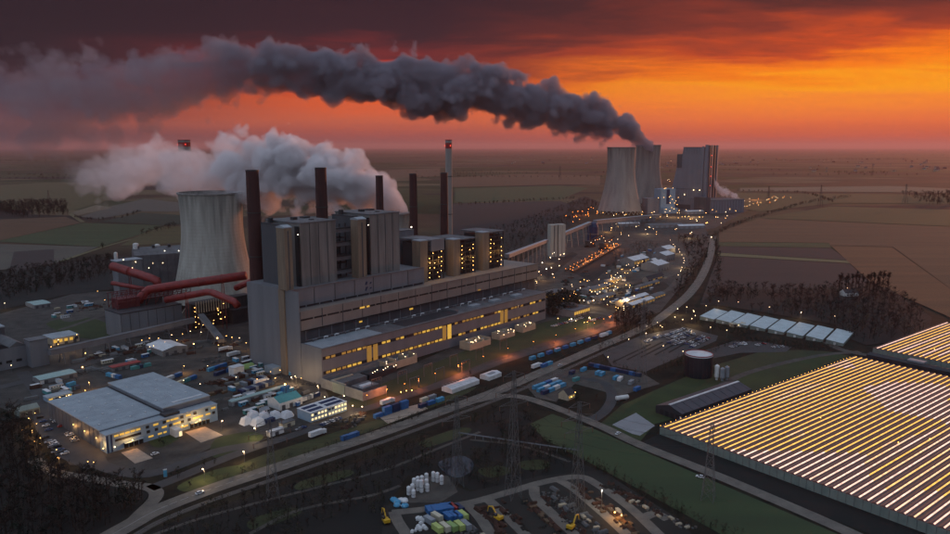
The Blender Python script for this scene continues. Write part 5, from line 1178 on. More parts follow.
for i in range(22):
    p = G(411 + rnd.uniform(0, 14) + (i // 8) * 2, 518 + rnd.uniform(0, 15)); o = link('bulk_bag', _shared.setdefault('bag', MB().prism([(-.8, -.7), (.8, -.8), (.85, .75), (-.75, .8)], 0, 1.1).prism([(-.5, -.5), (.5, -.5), (.5, .5), (-.5, .5)], 1.1, 1.5).mesh('bulk_bag', 'c_white')), None, p, rnd.uniform(0, 3), rnd.uniform(.7, 1.1)); tag(o, 'white bulk bag in the loose rows of the bottom stock yard', 'bag', 'white bulk bags')
def digger(u, v, rz, label):
    t = thing('excavator', label, 'excavator', G(u, v), rz)
    for e in (-1.3, 1.3): MB().prism([(-2.4, e - .35), (2.4, e - .35), (2.4, e + .35), (-2.4, e + .35)], 0, .9).build('track', 'tyre', t)
    MB().box(-2.2, 1.6, -1.4, 1.4, .95, 2.0).build('body', 'c_yellow', t); MB().box(.1, 1.7, .2, 1.4, 2.0, 3.1).build('cab', 'glass', t); MB().box(-2.5, -1.2, -1.4, 1.4, 2.0, 2.5).build('counterweight', 'c_yellow', t)
    MB().tube([(1.4, -.4, 1.8), (4.2, -.4, 5.0), (7.0, -.4, 4.0)], [.35, .4, .25], 6).build('boom', 'c_yellow', t); MB().tube([(7, -.4, 4), (7.6, -.4, 1.2)], [.25, .2], 6).build('dipper', 'c_yellow', t); MB().box(7.1, 8.2, -.9, .1, .3, 1.3).build('bucket', 'steel_dark', t)
digger(386, 523, 2.0, 'yellow excavator at the left edge of the bottom stock yard'); digger(498, 520, 2.3, 'yellow excavator between the stock yard lanes'); digger(571, 529, 1.0, 'small yellow digger in the middle stock lane')
def truck(u, v, rz, label, m='c_white', grp=None):
    t = thing('truck', label, 'truck', G(u, v), rz, grp)
    MB().box(-6.2, 3.2, -1.25, 1.25, 1.1, 3.8).build('cargo_box', m, t); MB().box(3.5, 5.7, -1.2, 1.2, .6, 3.0).build('cab', 'c_white', t); MB().box(5.5, 5.76, -1.0, 1.0, 1.7, 2.7).build('windscreen', 'glass', t); MB().box(-6.0, 5.4, -.5, .5, .6, 1.05).build('chassis', 'steel_dark', t)
    for x in (-5, -3.8, 4.5):
        for y in (-1.15, 1.15): MB().tube([(x, y - .15, .5), (x, y + .15, .5)], .5, 10).build('wheel', 'tyre', t)
    return t
for u, v, rz, lab in ((226, 351, RZ, 'white tanker truck parked below the inclined conveyor'), (234, 356, RZ + .1, 'white truck next to the tanker below the conveyor'), (537, 368, RZ, 'white truck at the end of the blue container line'), (318, 436, RZ, 'cream truck on the internal road below the office'), (388, 404, RZ, 'truck by the blue container row'), (262, 384, RZ, 'truck among the skip rows'), (604, 337, RZ, 'pale truck under the added orange lamps of the road')):
    truck(u, v, rz, lab)
# ---- cars
CARM = {}
def car_mesh(m):
    if m in CARM: return CARM[m]
    mb = MB()
    sec = [(-2.15, .35, .75), (-2.1, .3, .92), (-1.3, .28, .95), (.85, .28, .92), (2.05, .3, .78), (2.15, .38, .62)]
    vs = []
    for x, z0, z1 in sec: vs += [(x, -.86, z0), (x, .86, z0), (x, .84, z1), (x, -.84, z1)]
    fs = [(i * 4 + j, i * 4 + (j + 1) % 4, (i + 1) * 4 + (j + 1) % 4, (i + 1) * 4 + j) for i in range(5) for j in range(4)] + [(3, 2, 1, 0), (20, 21, 22, 23)]
    mb.add(vs, fs, 0)
    mb.add([(-1.9, -.8, .9), (-1.9, .8, .9), (1.0, .8, .9), (1.0, -.8, .9), (-1.45, -.62, 1.42), (-1.45, .62, 1.42), (.2, .62, 1.42), (.2, -.62, 1.42)], [(0, 1, 5, 4), (1, 2, 6, 5), (2, 3, 7, 6), (3, 0, 4, 7)], 1)
    mb.add([(-1.45, -.62, 1.43), (-1.45, .62, 1.43), (.2, .62, 1.43), (.2, -.62, 1.43)], [(3, 2, 1, 0)], 0)
    for x in (-1.35, 1.35):
        for y in (-.8, .8): mb.tube([(x, y - .1, .32), (x, y + .1, .32)], .33, 8, 2)
    CARM[m] = mb.mesh('car_' + m, [m, 'glass', 'tyre']); return CARM[m]
CN = dict(car_white='white', car_silver='silver', car_black='black', car_red='red', car_blue='dark blue')
def car(p, rz, where, grp, m=None):
    m = m or rnd.choices(list(CN), (7, 5, 2, 1, 2))[0]
    o = link('parked_car', car_mesh(m), None, p + Vector((0, 0, .17)), rz); tag(o, '%s car parked %s' % (CN[m], where), 'car', grp)
def cars(p0, p1, n, where, grp, turn=math.pi / 2, fill=.9):
    a, b = G(*p0), G(*p1); d = b - a; rz = math.atan2(d.y, d.x) + turn
    for i in range(n):
        if rnd.random() < fill: car(a.lerp(b, (i + .5) / n) + Vector((rnd.uniform(-.3, .3), rnd.uniform(-.3, .3), 0)), rz + rnd.uniform(-.06, .06) + (math.pi if rnd.random() < .4 else 0), where, grp)
gp = 'cars in the big car park'; ROWN = ['short leftmost', 'farthest', 'second farthest', 'middle', 'short inner', 'second nearest', 'nearest']
for a, b, n in (((645, 342.5), (661, 336), 11), ((663, 337), (685, 328.8), 16), ((666, 340), (691, 331), 18), ((668, 343.5), (694, 334), 18), ((673, 345.5), (684, 341.5), 8), ((686, 345), (704, 336.5), 14), ((689, 348.5), (709, 338.5), 15)):
    ri = ROWN.pop(0); cars(a, b, n, 'in the %s row of the big car park' % ri, gp, fill=.82)
for a, b, n in (((728, 348), (746, 344.5), 9), ((734, 345.5), (748, 343), 6), ((756, 346), (765, 344), 4), ((772, 348), (783, 347), 5)): cars(a, b, n, 'in the smaller car park behind the mound', 'cars in the small car park', fill=.7)
for a, b, n in (((66, 432), (80, 446), 8), ((49, 440), (66, 455), 9), ((53, 419), (62, 428), 4), ((37, 412), (50, 433), 5), ((40, 432), (58, 455), 5)): cars(a, b, n, 'in the car park left of the warehouse', 'cars left of the warehouse', fill=.72)
cars((321, 426), (340, 418.5), 8, 'in front of the modular office', 'cars at the office'); cars((552, 327), (585, 317.5), 16, 'in the row by the square workshop', 'cars by the workshop', fill=.85)
cars((297, 431), (306, 428), 2, 'at the road by the office', 'cars at the office', 0); cars((588, 322), (602, 318), 6, 'beside the workshop lane', 'cars by the workshop')
for u, v in ((700, 478), (618, 434.5), (155, 455), (560, 366), (646, 327), (712, 244), (200, 494)):
    p = G(u, v); o = link('moving_car', car_mesh('car_white'), None, p + Vector((0, 0, .2)), RZ if u != 700 else 2.6)
    tag(o, {700: 'white car driving on the road past the greenhouse', 618: 'white car on the road by the pond', 155: 'white car on the forecourt below the warehouse', 560: 'white car on the main road by the container line', 646: 'white car nearing the main road bend', 712: 'white car with headlights far up the tree lined road', 200: 'white car on the lower left road'}[u], 'car', 'cars on the roads')
# ---- material stacks in the stock yard lanes
def stack_mesh(kind, seed):
    r = random.Random(seed); mb = MB()
    if kind == 'pipes':
        for j in range(3):
            for i in range(5 - j): mb.tube([(-3.5 + r.uniform(-.3, .3), (i - (4 - j) / 2) * .7, .35 + j * .6), (3.5 + r.uniform(-.3, .3), (i - (4 - j) / 2) * .7, .35 + j * .6)], .33, 6)
    elif kind == 'timber':
        for j in range(4):
            for i in range(4): mb.box(-2.5 + r.uniform(-.3, .3), 2.5 + r.uniform(-.3, .3), (i - 2) * .62, (i - 2) * .62 + .5, j * .42, j * .42 + .36)
    elif kind == 'blocks':
        for i in range(7): x, y = r.uniform(-3, 3), r.uniform(-1.6, 1.6); mb.box(x - .7, x + .7, y - .5, y + .5, 0, r.uniform(.5, 1.4))
    else:
        for i in range(9): x, y = r.uniform(-3, 3), r.uniform(-1.5, 1.5); mb.lathe([(r.uniform(.8, 1.5), 0), (r.uniform(.5, .9), r.uniform(.5, .9)), (.1, r.uniform(1.0, 1.6))], 6, cx=x, cy=y)
    return mb
STK = {}
for k, (kind, m) in enumerate((('pipes', 'rust'), ('timber', 'timber'), ('blocks', 'stock_grey'), ('heap', 'rust'), ('blocks', 'stock_grey'), ('heap', 'soil'), ('timber', 'wall_beige'), ('pipes', 'galv'))): STK[k] = (kind, stack_mesh(kind, k).mesh(kind + '_stack', m))
SNM = {0: 'pipe_stack', 1: 'timber_stack', 2: 'block_pile', 3: 'scrap_heap', 4: 'block_pile', 5: 'earth_heap', 6: 'timber_stack', 7: 'pipe_stack'}
SN = {0: 'rusty pipe stack', 1: 'dark timber stack', 2: 'grey concrete block pile', 3: 'rusty scrap heap', 4: 'weathered block pile', 5: 'dark earth heap', 6: 'pale timber stack', 7: 'grey pipe stack'}
for a, b, n, ws, where in (((449, 513), (486, 545), 12, (2, 6, 4, 7), 'in the lane right of the containers'), ((482, 508), (516, 545), 22, (0, 3, 1), 'in the first long stock lane'), ((497, 503), (524, 530), 12, (3, 0, 5), 'in the first long stock lane'), ((524, 500), (560, 540), 26, (0, 3, 1, 5), 'in the second long stock lane'),
     ((548, 490), (606, 537), 30, (4, 2, 6, 7, 2), 'in the grey middle stock lane'), ((540, 495), (592, 540), 20, (2, 5, 3), 'in the grey middle stock lane'), ((576, 486), (640, 536), 28, (0, 3, 1, 0), 'in the rusty lane under the yard lamp'), ((604, 484), (650, 508), 22, (3, 0, 5, 2), 'in the outer lane by the hedge'), ((618, 492), (690, 530), 24, (2, 6, 3, 4), 'in the outer lane by the hedge'), ((606, 505), (624, 519), 8, (6, 1), 'lit up under the yard lamp')):
    A_, B_ = G(*a), G(*b); d = B_ - A_; rz = math.atan2(d.y, d.x); nr = Vector((-d.y, d.x, 0)).normalized()
    for i in range(n):
        part_ = ('far end', 'middle', 'near end')[min(2, int(3 * i / n))]
        k = rnd.choice(ws); kind, me = STK[k]
        o = link(SNM[k], me, None, A_.lerp(B_, (i + rnd.random()) / n) + nr * rnd.uniform(-3.2, 3.2), rz + rnd.choice((0, 0, math.pi / 2)) + rnd.uniform(-.15, .15), rnd.uniform(.42, .8)); tag(o, '%s %s, %s' % (SN[k], where, part_), 'stack', 'stacks %s' % where)
# scrap clutter in the plant yards
for a, b, n, ws, where in (((90, 360), (150, 345), 16, (2, 4, 3, 7), 'beside the level conveyor gallery'), ((205, 392), (240, 380), 12, (1, 3, 0), 'between the skip rows'), ((60, 318), (100, 305), 14, (2, 3, 4), 'in the dark yard beyond the lawn'), ((540, 312), (620, 300), 18, (2, 4, 7), 'around the square workshop'), ((600, 292), (660, 280), 22, (2, 4, 6), 'among the low sheds'), ((560, 285), (590, 272), 14, (3, 4, 5), 'at the near end of the coal trench'), ((350, 420), (372, 424), 8, (2, 3, 4), 'below the internal road'), ((110, 352), (200, 352), 22, (2, 3, 4, 0), 'between the conveyor gallery and the white hall'), ((200, 362), (260, 372), 16, (3, 1, 4), 'by the green tent'), ((280, 380), (310, 392), 12, (2, 4, 7), 'by the foot of the end wall'), ((190, 340), (240, 345), 16, (3, 2, 7), 'under the inclined conveyor'), ((60, 375), (110, 368), 14, (2, 4, 7), 'by the pale green barrack')):
    A_, B_ = G(*a), G(*b)
    for i in range(n):
        k = rnd.choice(ws); o = link(SNM[k], STK[k][1], None, A_.lerp(B_, rnd.random()) + Vector((rnd.uniform(-12, 12), rnd.uniform(-12, 12), 0)), RZ + rnd.uniform(-.3, .3), rnd.uniform(.8, 1.4)); tag(o, '%s %s' % (SN[k], where), 'stack', 'stacks %s' % where)


# site cabins and dense small stock in the yards
CAB = {}
def cabin_mesh(m, L):
    if (m, L) not in CAB:
        mb = MB().box(-L / 2, L / 2, -1.3, 1.3, .15, 2.7, 0).box(-L / 2 - .1, L / 2 + .1, -1.4, 1.4, 2.7, 2.85, 1)
        for k in range(int(L / 1.8)): mb.box(-L / 2 + .5 + k * 1.8, -L / 2 + 1.5 + k * 1.8, -1.36, -1.3, 1.1, 2.1, 2)
        mb.box(L / 2 - .9, L / 2 - .2, -1.35, -1.3, .2, 2.2, 2); CAB[(m, L)] = mb.mesh('cabin_' + m, [m, 'roof_white' if m != 'c_white' else 'c_grey', 'glass'])
    return CAB[(m, L)]
cab_r = random.Random(5)
for poly, n, where in (([(205, 395), (238, 388), (300, 402), (290, 420), (230, 412)], 16, 'in the yard between warehouse and office'), ([(96, 352), (160, 338), (200, 350), (150, 364), (100, 366)], 16, 'beside the level conveyor gallery'), ([(200, 360), (250, 352), (300, 376), (270, 384), (220, 372)], 14, 'near the foot of the end wall'), ([(40, 312), (90, 300), (110, 312), (60, 322)], 10, 'in the dark yard beyond the lawn'), ([(560, 296), (620, 280), (660, 284), (630, 306), (570, 306)], 26, 'among the low sheds beyond the station'), ([(600, 262), (660, 244), (676, 256), (640, 276), (606, 282)], 18, 'beside the white tents'), ([(30, 384), (60, 378), (80, 386), (50, 400)], 8, 'left of the warehouse')):
    us = [q[0] for q in poly]; vs = [q[1] for q in poly]; k = 0
    while k < n:
        u, v = cab_r.uniform(min(us), max(us)), cab_r.uniform(min(vs), max(vs)); ins = False; j = len(poly) - 1
        for i in range(len(poly)):
            if (poly[i][1] > v) != (poly[j][1] > v) and u < (poly[j][0] - poly[i][0]) * (v - poly[i][1]) / (poly[j][1] - poly[i][1]) + poly[i][0]: ins = not ins
            j = i
        if not ins: continue
        k += 1; m = cab_r.choice(('c_white', 'c_white', 'c_grey', 'c_blue', 'c_cream', 'c_teal', 'c_sky', 'rust')); o = link('site_cabin', cabin_mesh(m, cab_r.choice((6, 6, 9))), None, G(u, v), RZ + cab_r.choice((0, 0, math.pi / 2)) + cab_r.uniform(-.05, .05)); tag(o, '%s site cabin %s' % (CNAME[m], where), 'cabin', 'site cabins ' + where)
        if k % 2 == 0:
            for _ in range(2):
                kk = cab_r.choice((0, 2, 3, 4, 6, 7)); o = link(SNM[kk], STK[kk][1], None, G(u, v) + Vector((cab_r.uniform(-14, 14), cab_r.uniform(-14, 14), 0)), RZ + cab_r.uniform(-.2, .2), cab_r.uniform(.7, 1.2)); tag(o, '%s near the site cabins %s' % (SN[kk], where), 'stack', 'stock near site cabins ' + where)
t = thing('totem_sign', 'light blue totem sign on the warehouse forecourt', 'sign', G(165.5, 477.5), .4)
MB().box(-.9, .9, -.2, .2, .4, 4.6).build('panel', 'c_sky', t); MB().box(-.7, .7, -.15, .15, 0, .4).build('plinth', 'wall_grey', t); MB().box(-.92, .92, -.22, .22, 4.1, 4.62).build('header', 'c_white', t)
# ================================================================== lamps
LP = MB().tube([(0, 0, 0), (0, 0, 7.6), (0, -.7, 8.0)], [.14, .09, .07], 5).mesh('pole', 'galv')
NL = [0]
LAMPS = []
def lamp(u, v, m='lamp_amber', r=.42, h=8.0, where='', grp='', s=1.0):
    p = G(u, v, h); p.z = 0; LAMPS.append((p, m, r, h, where, grp)); NL[0] += 1
w_ = 'in the left yard by the bunker'
for u, v in ((51, 347), (59, 344), (61.5, 347), (69, 345), (75, 345), (82.6, 343), (59, 339.5), (76, 334.5), (21, 355), (11, 365), (142.5, 340), (149, 347), (153, 346), (164, 342), (171, 335), (183, 334), (190, 331), (201, 332), (226, 336), (232, 337), (97, 291), (5, 303), (105, 300), (112, 318), (218, 345), (240, 338), (246, 343), (150, 338), (158, 338), (176, 340)):
    lamp(u, v, rnd.choice(('lamp_amber', 'lamp_amber', 'lamp_warm')), .40, 7, w_)
for u, v, r in ((85, 353, .5), (83.5, 367, .8), (194, 344, .8), (218, 338, .9), (286, 384, 1.0)): lamp(u, v, 'lamp_amber', r, 9, 'with the brightest glare in the left yard', 'bright lamps in the left yard')
for u, v in ((61, 397), (65.5, 396), (70, 395), (86, 390), (89, 382), (183, 366), (207, 366), (184, 380), (199, 384), (258, 379), (237, 377), (276, 378), (281, 370), (270, 372), (296, 376), (302, 378)): lamp(u, v, rnd.choice(('lamp_warm', 'lamp_amber')), .36, 6, 'in the container yards round the warehouse')
for u, v in ((36, 413), (30, 418), (37, 424), (32, 430), (23, 430), (41, 438), (39, 444), (36, 441), (55, 450), (59, 457), (88, 461), (95, 462), (26, 441), (58, 408), (62, 404)): lamp(u, v, 'lamp_amber', .30, 5, 'in the car park left of the warehouse')
for u, v in ((325.6, 397), (343, 396), (352.6, 406), (318.5, 386), (255.6, 428), (221, 421), (204, 469), (244, 451), (292, 377), (362, 407)): lamp(u, v, 'lamp_warm', .5, 7, 'beside the access road and office')
w_ = 'added for red glow along the internal road'  # lamps added to redden the road in place of tail-light trails
for i in range(0, len(R2) - 12, 1):
    if i % 2 or i < 22: continue
    u, v = proj(R2[i] + Vector((-3.5, 4.5, 7))); lamp(u, v, 'lamp_orange', .34, 7, w_)
for u, v in ((402, 392), (406, 391), (411, 390)): lamp(u, v, 'lamp_amber', .5, 4, 'in the little row of three on the switchyard lawn')
def scatter(poly, n, where, kinds, r, h, seed):
    rr = random.Random(seed); us = [p[0] for p in poly]; vs = [p[1] for p in poly]; k = 0; tries = 0
    while k < n and tries < 4000:
        tries += 1; u, v = rr.uniform(min(us), max(us)), rr.uniform(min(vs), max(vs)); ins = False; j = len(poly) - 1
        for i in range(len(poly)):
            if (poly[i][1] > v) != (poly[j][1] > v) and u < (poly[j][0] - poly[i][0]) * (v - poly[i][1]) / (poly[j][1] - poly[i][1]) + poly[i][0]: ins = not ins
            j = i
        if ins: lamp(u, v, rr.choice(kinds), r * rr.uniform(.75, 1.25), h, where); k += 1
scatter([(540, 262), (556, 240), (566, 256), (552, 276)], 14, 'round the foot of the white twin tower', ('lamp_warm', 'lamp_warm', 'lamp_white'), .75, 9, 1)
scatter([(560, 285), (612, 270), (640, 290), (625, 312), (560, 300)], 60, 'in the lamp cluster beyond the station', ('lamp_warm', 'lamp_amber', 'lamp_warm'), .5, 8, 2)
scatter([(545, 318), (560, 312), (600, 318), (585, 324)], 10, 'round the square workshop', ('lamp_warm', 'lamp_amber'), .45, 7, 3)
for row in range(2):
    for i in range(13): u = 604 + i * 2.8 + row * 4 + rnd.uniform(-1, 1); lamp(u, 284 - i * 2.2 + row * 3.4 + rnd.uniform(-1.6, 1.6), rnd.choice(('lamp_amber', 'lamp_warm')), .48, 8, 'in the double row beside the coal trench')
for i in range(13): s = (i + rnd.uniform(-.35, .35)) / 12; lamp(671 + 12 * math.sin(s * 2.6) + rnd.uniform(-1.5, 1.5), 241 + 34 * s, 'lamp_warm', .5, 8, 'on the curved lane round the white tents')
scatter([(600, 222), (690, 228), (700, 236), (640, 240), (590, 234)], 26, 'in the far depot', ('lamp_amber', 'lamp_warm'), .7, 9, 4)
scatter([(600, 213), (720, 207), (745, 205), (720, 224), (640, 220)], 48, 'round the foot of the far plant', ('lamp_amber', 'lamp_warm', 'lamp_amber'), .95, 12, 5)
scatter([(668, 160), (671, 160), (670, 208), (665, 208)], 10, 'beside the far boiler block wall', ('lamp_warm', 'lamp_amber'), 1.1, 10, 15)
scatter([(724, 212), (745, 199), (790, 194), (795, 198), (745, 208)], 34, 'on the rail loading yard right of the far plant', ('lamp_orange', 'lamp_warm', 'lamp_amber'), .95, 12, 6)
scatter([(562, 214), (600, 205), (598, 214), (572, 222)], 22, 'on the ramp left of the far cooling towers', ('lamp_orange',), 1.0, 8, 7)
scatter([(655, 318), (690, 302), (700, 318), (660, 335)], 9, 'at the main road bend', ('lamp_warm',), .45, 7, 8)
for u, v in ((693, 310.5), (706, 305.5), (718, 301), (738, 302), (769, 307), (801, 312), (834, 316), (848, 288), (711, 327), (727, 330), (646, 333), (663, 327), (628, 339), (609, 357), (664, 346), (683, 351)): lamp(u, v, 'lamp_warm', .42, 7, 'round the glasshouses and car park')
lamp(602, 489.5, 'lamp_white', .4, 10, 'over the bottom stock yard'); lamp(615, 513, 'lamp_amber', .55, 4, 'low among the rusty stacks'); lamp(620, 515, 'lamp_amber', .5, 4, 'low among the rusty stacks')
lamp(711.5, 237, 'lamp_warm', 1.2, 2, 'far up the tree lined road')
scatter([(130, 268), (175, 258), (178, 262), (135, 272)], 5, 'on the dark coal hall roof edge', ('lamp_warm',), .5, 44, 9)
scatter([(505, 285), (540, 270), (560, 278), (520, 300)], 14, 'behind the far end of the station', ('lamp_warm', 'lamp_amber'), .5, 8, 10)
# far villages on the plain
rr = random.Random(8); k = 0
for (u0, u1, v0, v1, n, lab) in ((700, 800, 156, 165, 26, 'tiny house in the far village right of the boiler block'), (800, 950, 158, 172, 40, 'tiny house in the far village at the right edge'), (470, 600, 158, 164, 14, 'tiny house on the far plain left of the cooling towers'), (660, 672, 163, 168, 5, 'tiny pale farm between the far towers')):
    for i in range(n):
        p = G(rr.uniform(u0, u1), rr.uniform(v0, v1)); o = link('house', _shared.setdefault('farhouse%d' % (i % 3), MB().gable(-9, 9, -6, 6, 0, 5, 10, 0, 1).box(4, 5.2, -1, 1, 8, 11).mesh('far_house', [('far_wall', 'wall_beige', 'brick')[i % 3], 'roof_dark'])), None, p, rr.uniform(0, 3), rr.uniform(.8, 1.7)); tag(o, lab, 'house', lab.replace('tiny house', 'houses'))

POOL = {'added for red glow along the internal road': (2, 9000), 'with the brightest glare in the left yard': (1, 450), 'beside the access road and office': (1, 3200), 'low among the rusty stacks': (1, 1400), 'over the bottom stock yard': (1, 2500), 'in the car park left of the warehouse': (3, 1600),
        'in the left yard by the bunker': (4, 1300), 'in the container yards round the warehouse': (3, 2400), 'in the lamp cluster beyond the station': (9, 6000), 'in the double row beside the coal trench': (10, 5000), 'round the foot of the white twin tower': (7, 6000), 'at the main road bend': (3, 6000), 'round the glasshouses and car park': (5, 2500), 'in the far depot': (6, 16000), 'on the curved lane round the white tents': (5, 7000), 'round the square workshop': (4, 4000), 'behind the far end of the station': (4, 4000)}
PC = {}
def pool(t, where, m, h):
    if where not in POOL: return
    k, w = POOL[where]; PC[where] = PC.get(where, 0) + 1
    if PC[where] % k: return
    ld = bpy.data.lights.new('lamp_light', 'POINT'); ld.energy = w; ld.shadow_soft_size = .35
    ld.color = dict(lamp_amber=(1, .50, .14), lamp_warm=(1, .66, .34), lamp_white=(1, .85, .65), lamp_orange=(1, .24, .06))[m]
    o = bpy.data.objects.new('lamp_light', ld); col.objects.link(o); o.parent = t; o.location = (0, -.7, h - .9)
LAMPS.sort(key=lambda q: -q[2] / q[0].y if q[0].y < 1100 else q[0].y)
for p, m, r, h, where, grp in LAMPS[:285]:
    t = thing('street_lamp', '%s lamp on a pole %s' % (dict(lamp_amber='amber', lamp_warm='warm white', lamp_white='white', lamp_orange='orange', lamp_red='red')[m], where), 'lamp', p, rnd.uniform(0, 6.28), grp or ('lamps ' + where))
    link('pole', LP, t, None, 0, (1, 1, h / 8.0)); link('lamp_head', bulb(m, r), t, (0, -.7, h - .1))
    pool(t, where, m, h)
far = MB(); ms = ['galv']
for p, m, r, h, where, grp in LAMPS[285:]:
    if m not in ms: ms.append(m)
    r *= .62; far.tube([p, p + Vector((0, 0, h - r))], .25, 3, 0); far.lathe([(0.01, p.z + h - r), (r, h), (0.01, h + r)], 5, ms.index(m), p.x, p.y, False, False)
o = far.build('distant_lamps', ms); tag(o, 'countless small lamps glittering round the far plant', 'lamps', None, 'stuff')

for u, v, w_, c_ in ((652, 217, 30000, (1, .5, .16)), (672, 217, 26000, (1, .55, .2)), (692, 217, 40000, (1, .6, .3)), (735, 206, 60000, (1, .36, .14)), (755, 200, 50000, (1, .36, .14)), (580, 215, 26000, (1, .26, .06)), (600, 253, 14000, (1, .3, .07)), (586, 262, 14000, (1, .3, .07)), (614, 249, 14000, (1, .3, .07))):
    p_ = G(u, v) + Vector((0, 0, 12)); ld = bpy.data.lights.new('lamp_light', 'POINT'); ld.energy = w_; ld.shadow_soft_size = 1.0; ld.color = c_; q = bpy.data.objects.new('lamp_light', ld); col.objects.link(q); q.parent = o; q.location = p_
# ================================================================== trees
def bare_tree(seed, h=14.0, spread=.30, ntw=210, low=.25, poplar=False):
    r = random.Random(seed); tr = MB(); cr = MB()
    top = h * .82; lean = Vector((r.uniform(-.6, .6), r.uniform(-.6, .6), 0))
    pts = [Vector((0, 0, 0)), Vector((0, 0, h * .3)) + lean * .3, Vector((0, 0, h * .6)) + lean * .7, Vector((0, 0, top)) + lean]
    tr.tube(pts, [h * .020, h * .015, h * .009, h * .003], 5)
    limbs = []
    for i in range(9):
        f = r.uniform(low, .8); a = r.uniform(0, 6.283); b0 = Vector((0, 0, h * f)) + lean * f
        up = 1.2 if not poplar else 4.0
        d = Vector((math.cos(a), math.sin(a), r.uniform(.5, up))).normalized(); ln = h * spread * r.uniform(.8, 1.35) * (1.15 - f * .6)
        e = b0 + d * ln; limbs.append((b0, e)); tr.tube([b0, b0.lerp(e, .5) + Vector((0, 0, ln * .06)), e], [h * .008, h * .005, h * .002], 3)
    limbs.append((pts[2], pts[3]))
    for i in range(ntw):
        b0, e = r.choice(limbs); s = b0.lerp(e, r.uniform(.25, 1.05))
        d = ((e - b0).normalized() * .7 + Vector((r.gauss(0, .6), r.gauss(0, .6), r.gauss(.25, .45)))).normalized(); ln = h * r.uniform(.07, .17)
        w = Vector((r.gauss(0, 1), r.gauss(0, 1), r.gauss(0, 1))).cross(d).normalized() * h * r.uniform(.004, .010)
        t = s + d * ln; m_ = s.lerp(t, .55) + w * 1.6
        cr.add([s, m_, t, s + w], [(0, 1, 3), (0, 2, 1)])
    return tr, cr
def leafy(seed, h=8.0, wr=.38, n=230, base=.12):
    r = random.Random(seed); tr = MB(); cr = MB(); tr.tube([(0, 0, 0), (0, 0, h * .45), (0, 0, h * .8)], [h * .022, h * .014, h * .005], 5)
    cl = [(Vector((r.gauss(0, wr * .45) * h, r.gauss(0, wr * .45) * h, h * r.uniform(base + .12, .88))), r.uniform(.10, .2) * h) for _ in range(13)]
    for i in range(n):
        c, rad = r.choice(cl); d = Vector((r.gauss(0, 1), r.gauss(0, 1), r.gauss(0, 1))).normalized(); p = c + d * rad * r.uniform(.5, 1.0)
        p.z = max(p.z, .2); x = d.cross(Vector((r.gauss(0, 1), r.gauss(0, 1), 1))).normalized(); y = d.cross(x); s = h * r.uniform(.018, .042)
        cr.add([p - x * s, p + y * s * .8, p + x * s, p - y * s * .8], [(0, 1, 2, 3)])
    return tr, cr
KIND = {}
def reg(k, gen, tm, cm):
    tr, cr = gen
    # low version for the mass: one array pair
    V = np.array(tr.v + cr.v, dtype=np.float32); o = len(tr.v); Fc = []
    mi = []
    for fs, off, m_ in ((tr.f, 0, 0), (cr.f, o, 1)):
        for f in fs:
            for j in range(1, len(f) - 1): Fc.append((f[0] + off, f[j] + off, f[j + 1] + off)); mi.append(m_)
    KIND[k] = dict(trunk=tr.mesh('trunk', tm), crown=cr.mesh('crown', cm), V=V, F=np.array(Fc, dtype=np.int32), mi=np.array(mi, dtype=np.int32), mats=(tm, cm), h=float(V[:, 2].max()))
for i in range(4): reg('bare%d' % i, bare_tree(20 + i, 14, .30 + .03 * i), 'bark', 'twig')
for i in range(2): reg('brush%d' % i, bare_tree(40 + i, 6, .55, 170, .05), 'bark', 'twig_pale' if i else 'twig')
for i in range(3): reg('ever%d' % i, leafy(60 + i, 10, .30), 'bark', 'leaf_dark')
for i in range(3): reg('bush%d' % i, leafy(70 + i, 5, .55, 170, .0), 'bark', 'leaf_mix')
reg('poplar0', bare_tree(90, 26, .16, 260, .12, True), 'bark', 'twig'); reg('poplar1', bare_tree(91, 26, .15, 260, .12, True), 'bark', 'twig')
PTS = []       # (pos, height, kind, zone)
def inside(poly, u, v):
    ins = False; j = len(poly) - 1
    for i in range(len(poly)):
        if (poly[i][1] > v) != (poly[j][1] > v) and u < (poly[j][0] - poly[i][0]) * (v - poly[i][1]) / (poly[j][1] - poly[i][1]) + poly[i][0]: ins = not ins
        j = i
    return ins
tr_r = random.Random(77)
def wood(zone, poly, spacing, hs, kinds, gapn=.0):
    P = [G(*p) for p in poly]; xs = [p.x for p in P]; ys = [p.y for p in P]; poly2 = [(p.x, p.y) for p in P]
    y = min(ys)
    while y < max(ys):
        x = min(xs)
        while x < max(xs):
            qx, qy = x + tr_r.uniform(-.5, .5) * spacing, y + tr_r.uniform(-.5, .5) * spacing
            if inside(poly2, qx, qy) and mnoise.noise(Vector((qx * .02, qy * .02, 5.5))) > gapn - .55:
                PTS.append((Vector((qx, qy, 0)), tr_r.uniform(*hs), tr_r.choice(kinds), zone))
            x += spacing
        y += spacing
def line(zone, px, spacing, hs, kinds, jit=2.0):
    P = smooth_path([G(*p) for p in px], 8); acc = 0.0
    for i in range(len(P) - 1):
        L = (P[i + 1] - P[i]).length; acc += L
        while acc > spacing:
            acc -= spacing; q = P[i + 1].lerp(P[i], acc / max(L, .01)); PTS.append((q + Vector((tr_r.uniform(-jit, jit), tr_r.uniform(-jit, jit), 0)), tr_r.uniform(*hs), tr_r.choice(kinds), zone))
B4 = ['bare0', 'bare1', 'bare2', 'bare3']; BR = ['brush0', 'brush1']; EV = ['ever0', 'ever1', 'ever2']; BU = ['bush0', 'bush1', 'bush2']
wood('in the dark wood at the lower left', [(-25, 424), (18, 420), (36, 452), (60, 478), (112, 486), (148, 493), (136, 512), (104, 530), (84, 548), (-25, 548)], 5.6, (9, 16), B4 + ['bare0', 'brush0', 'ever0'])
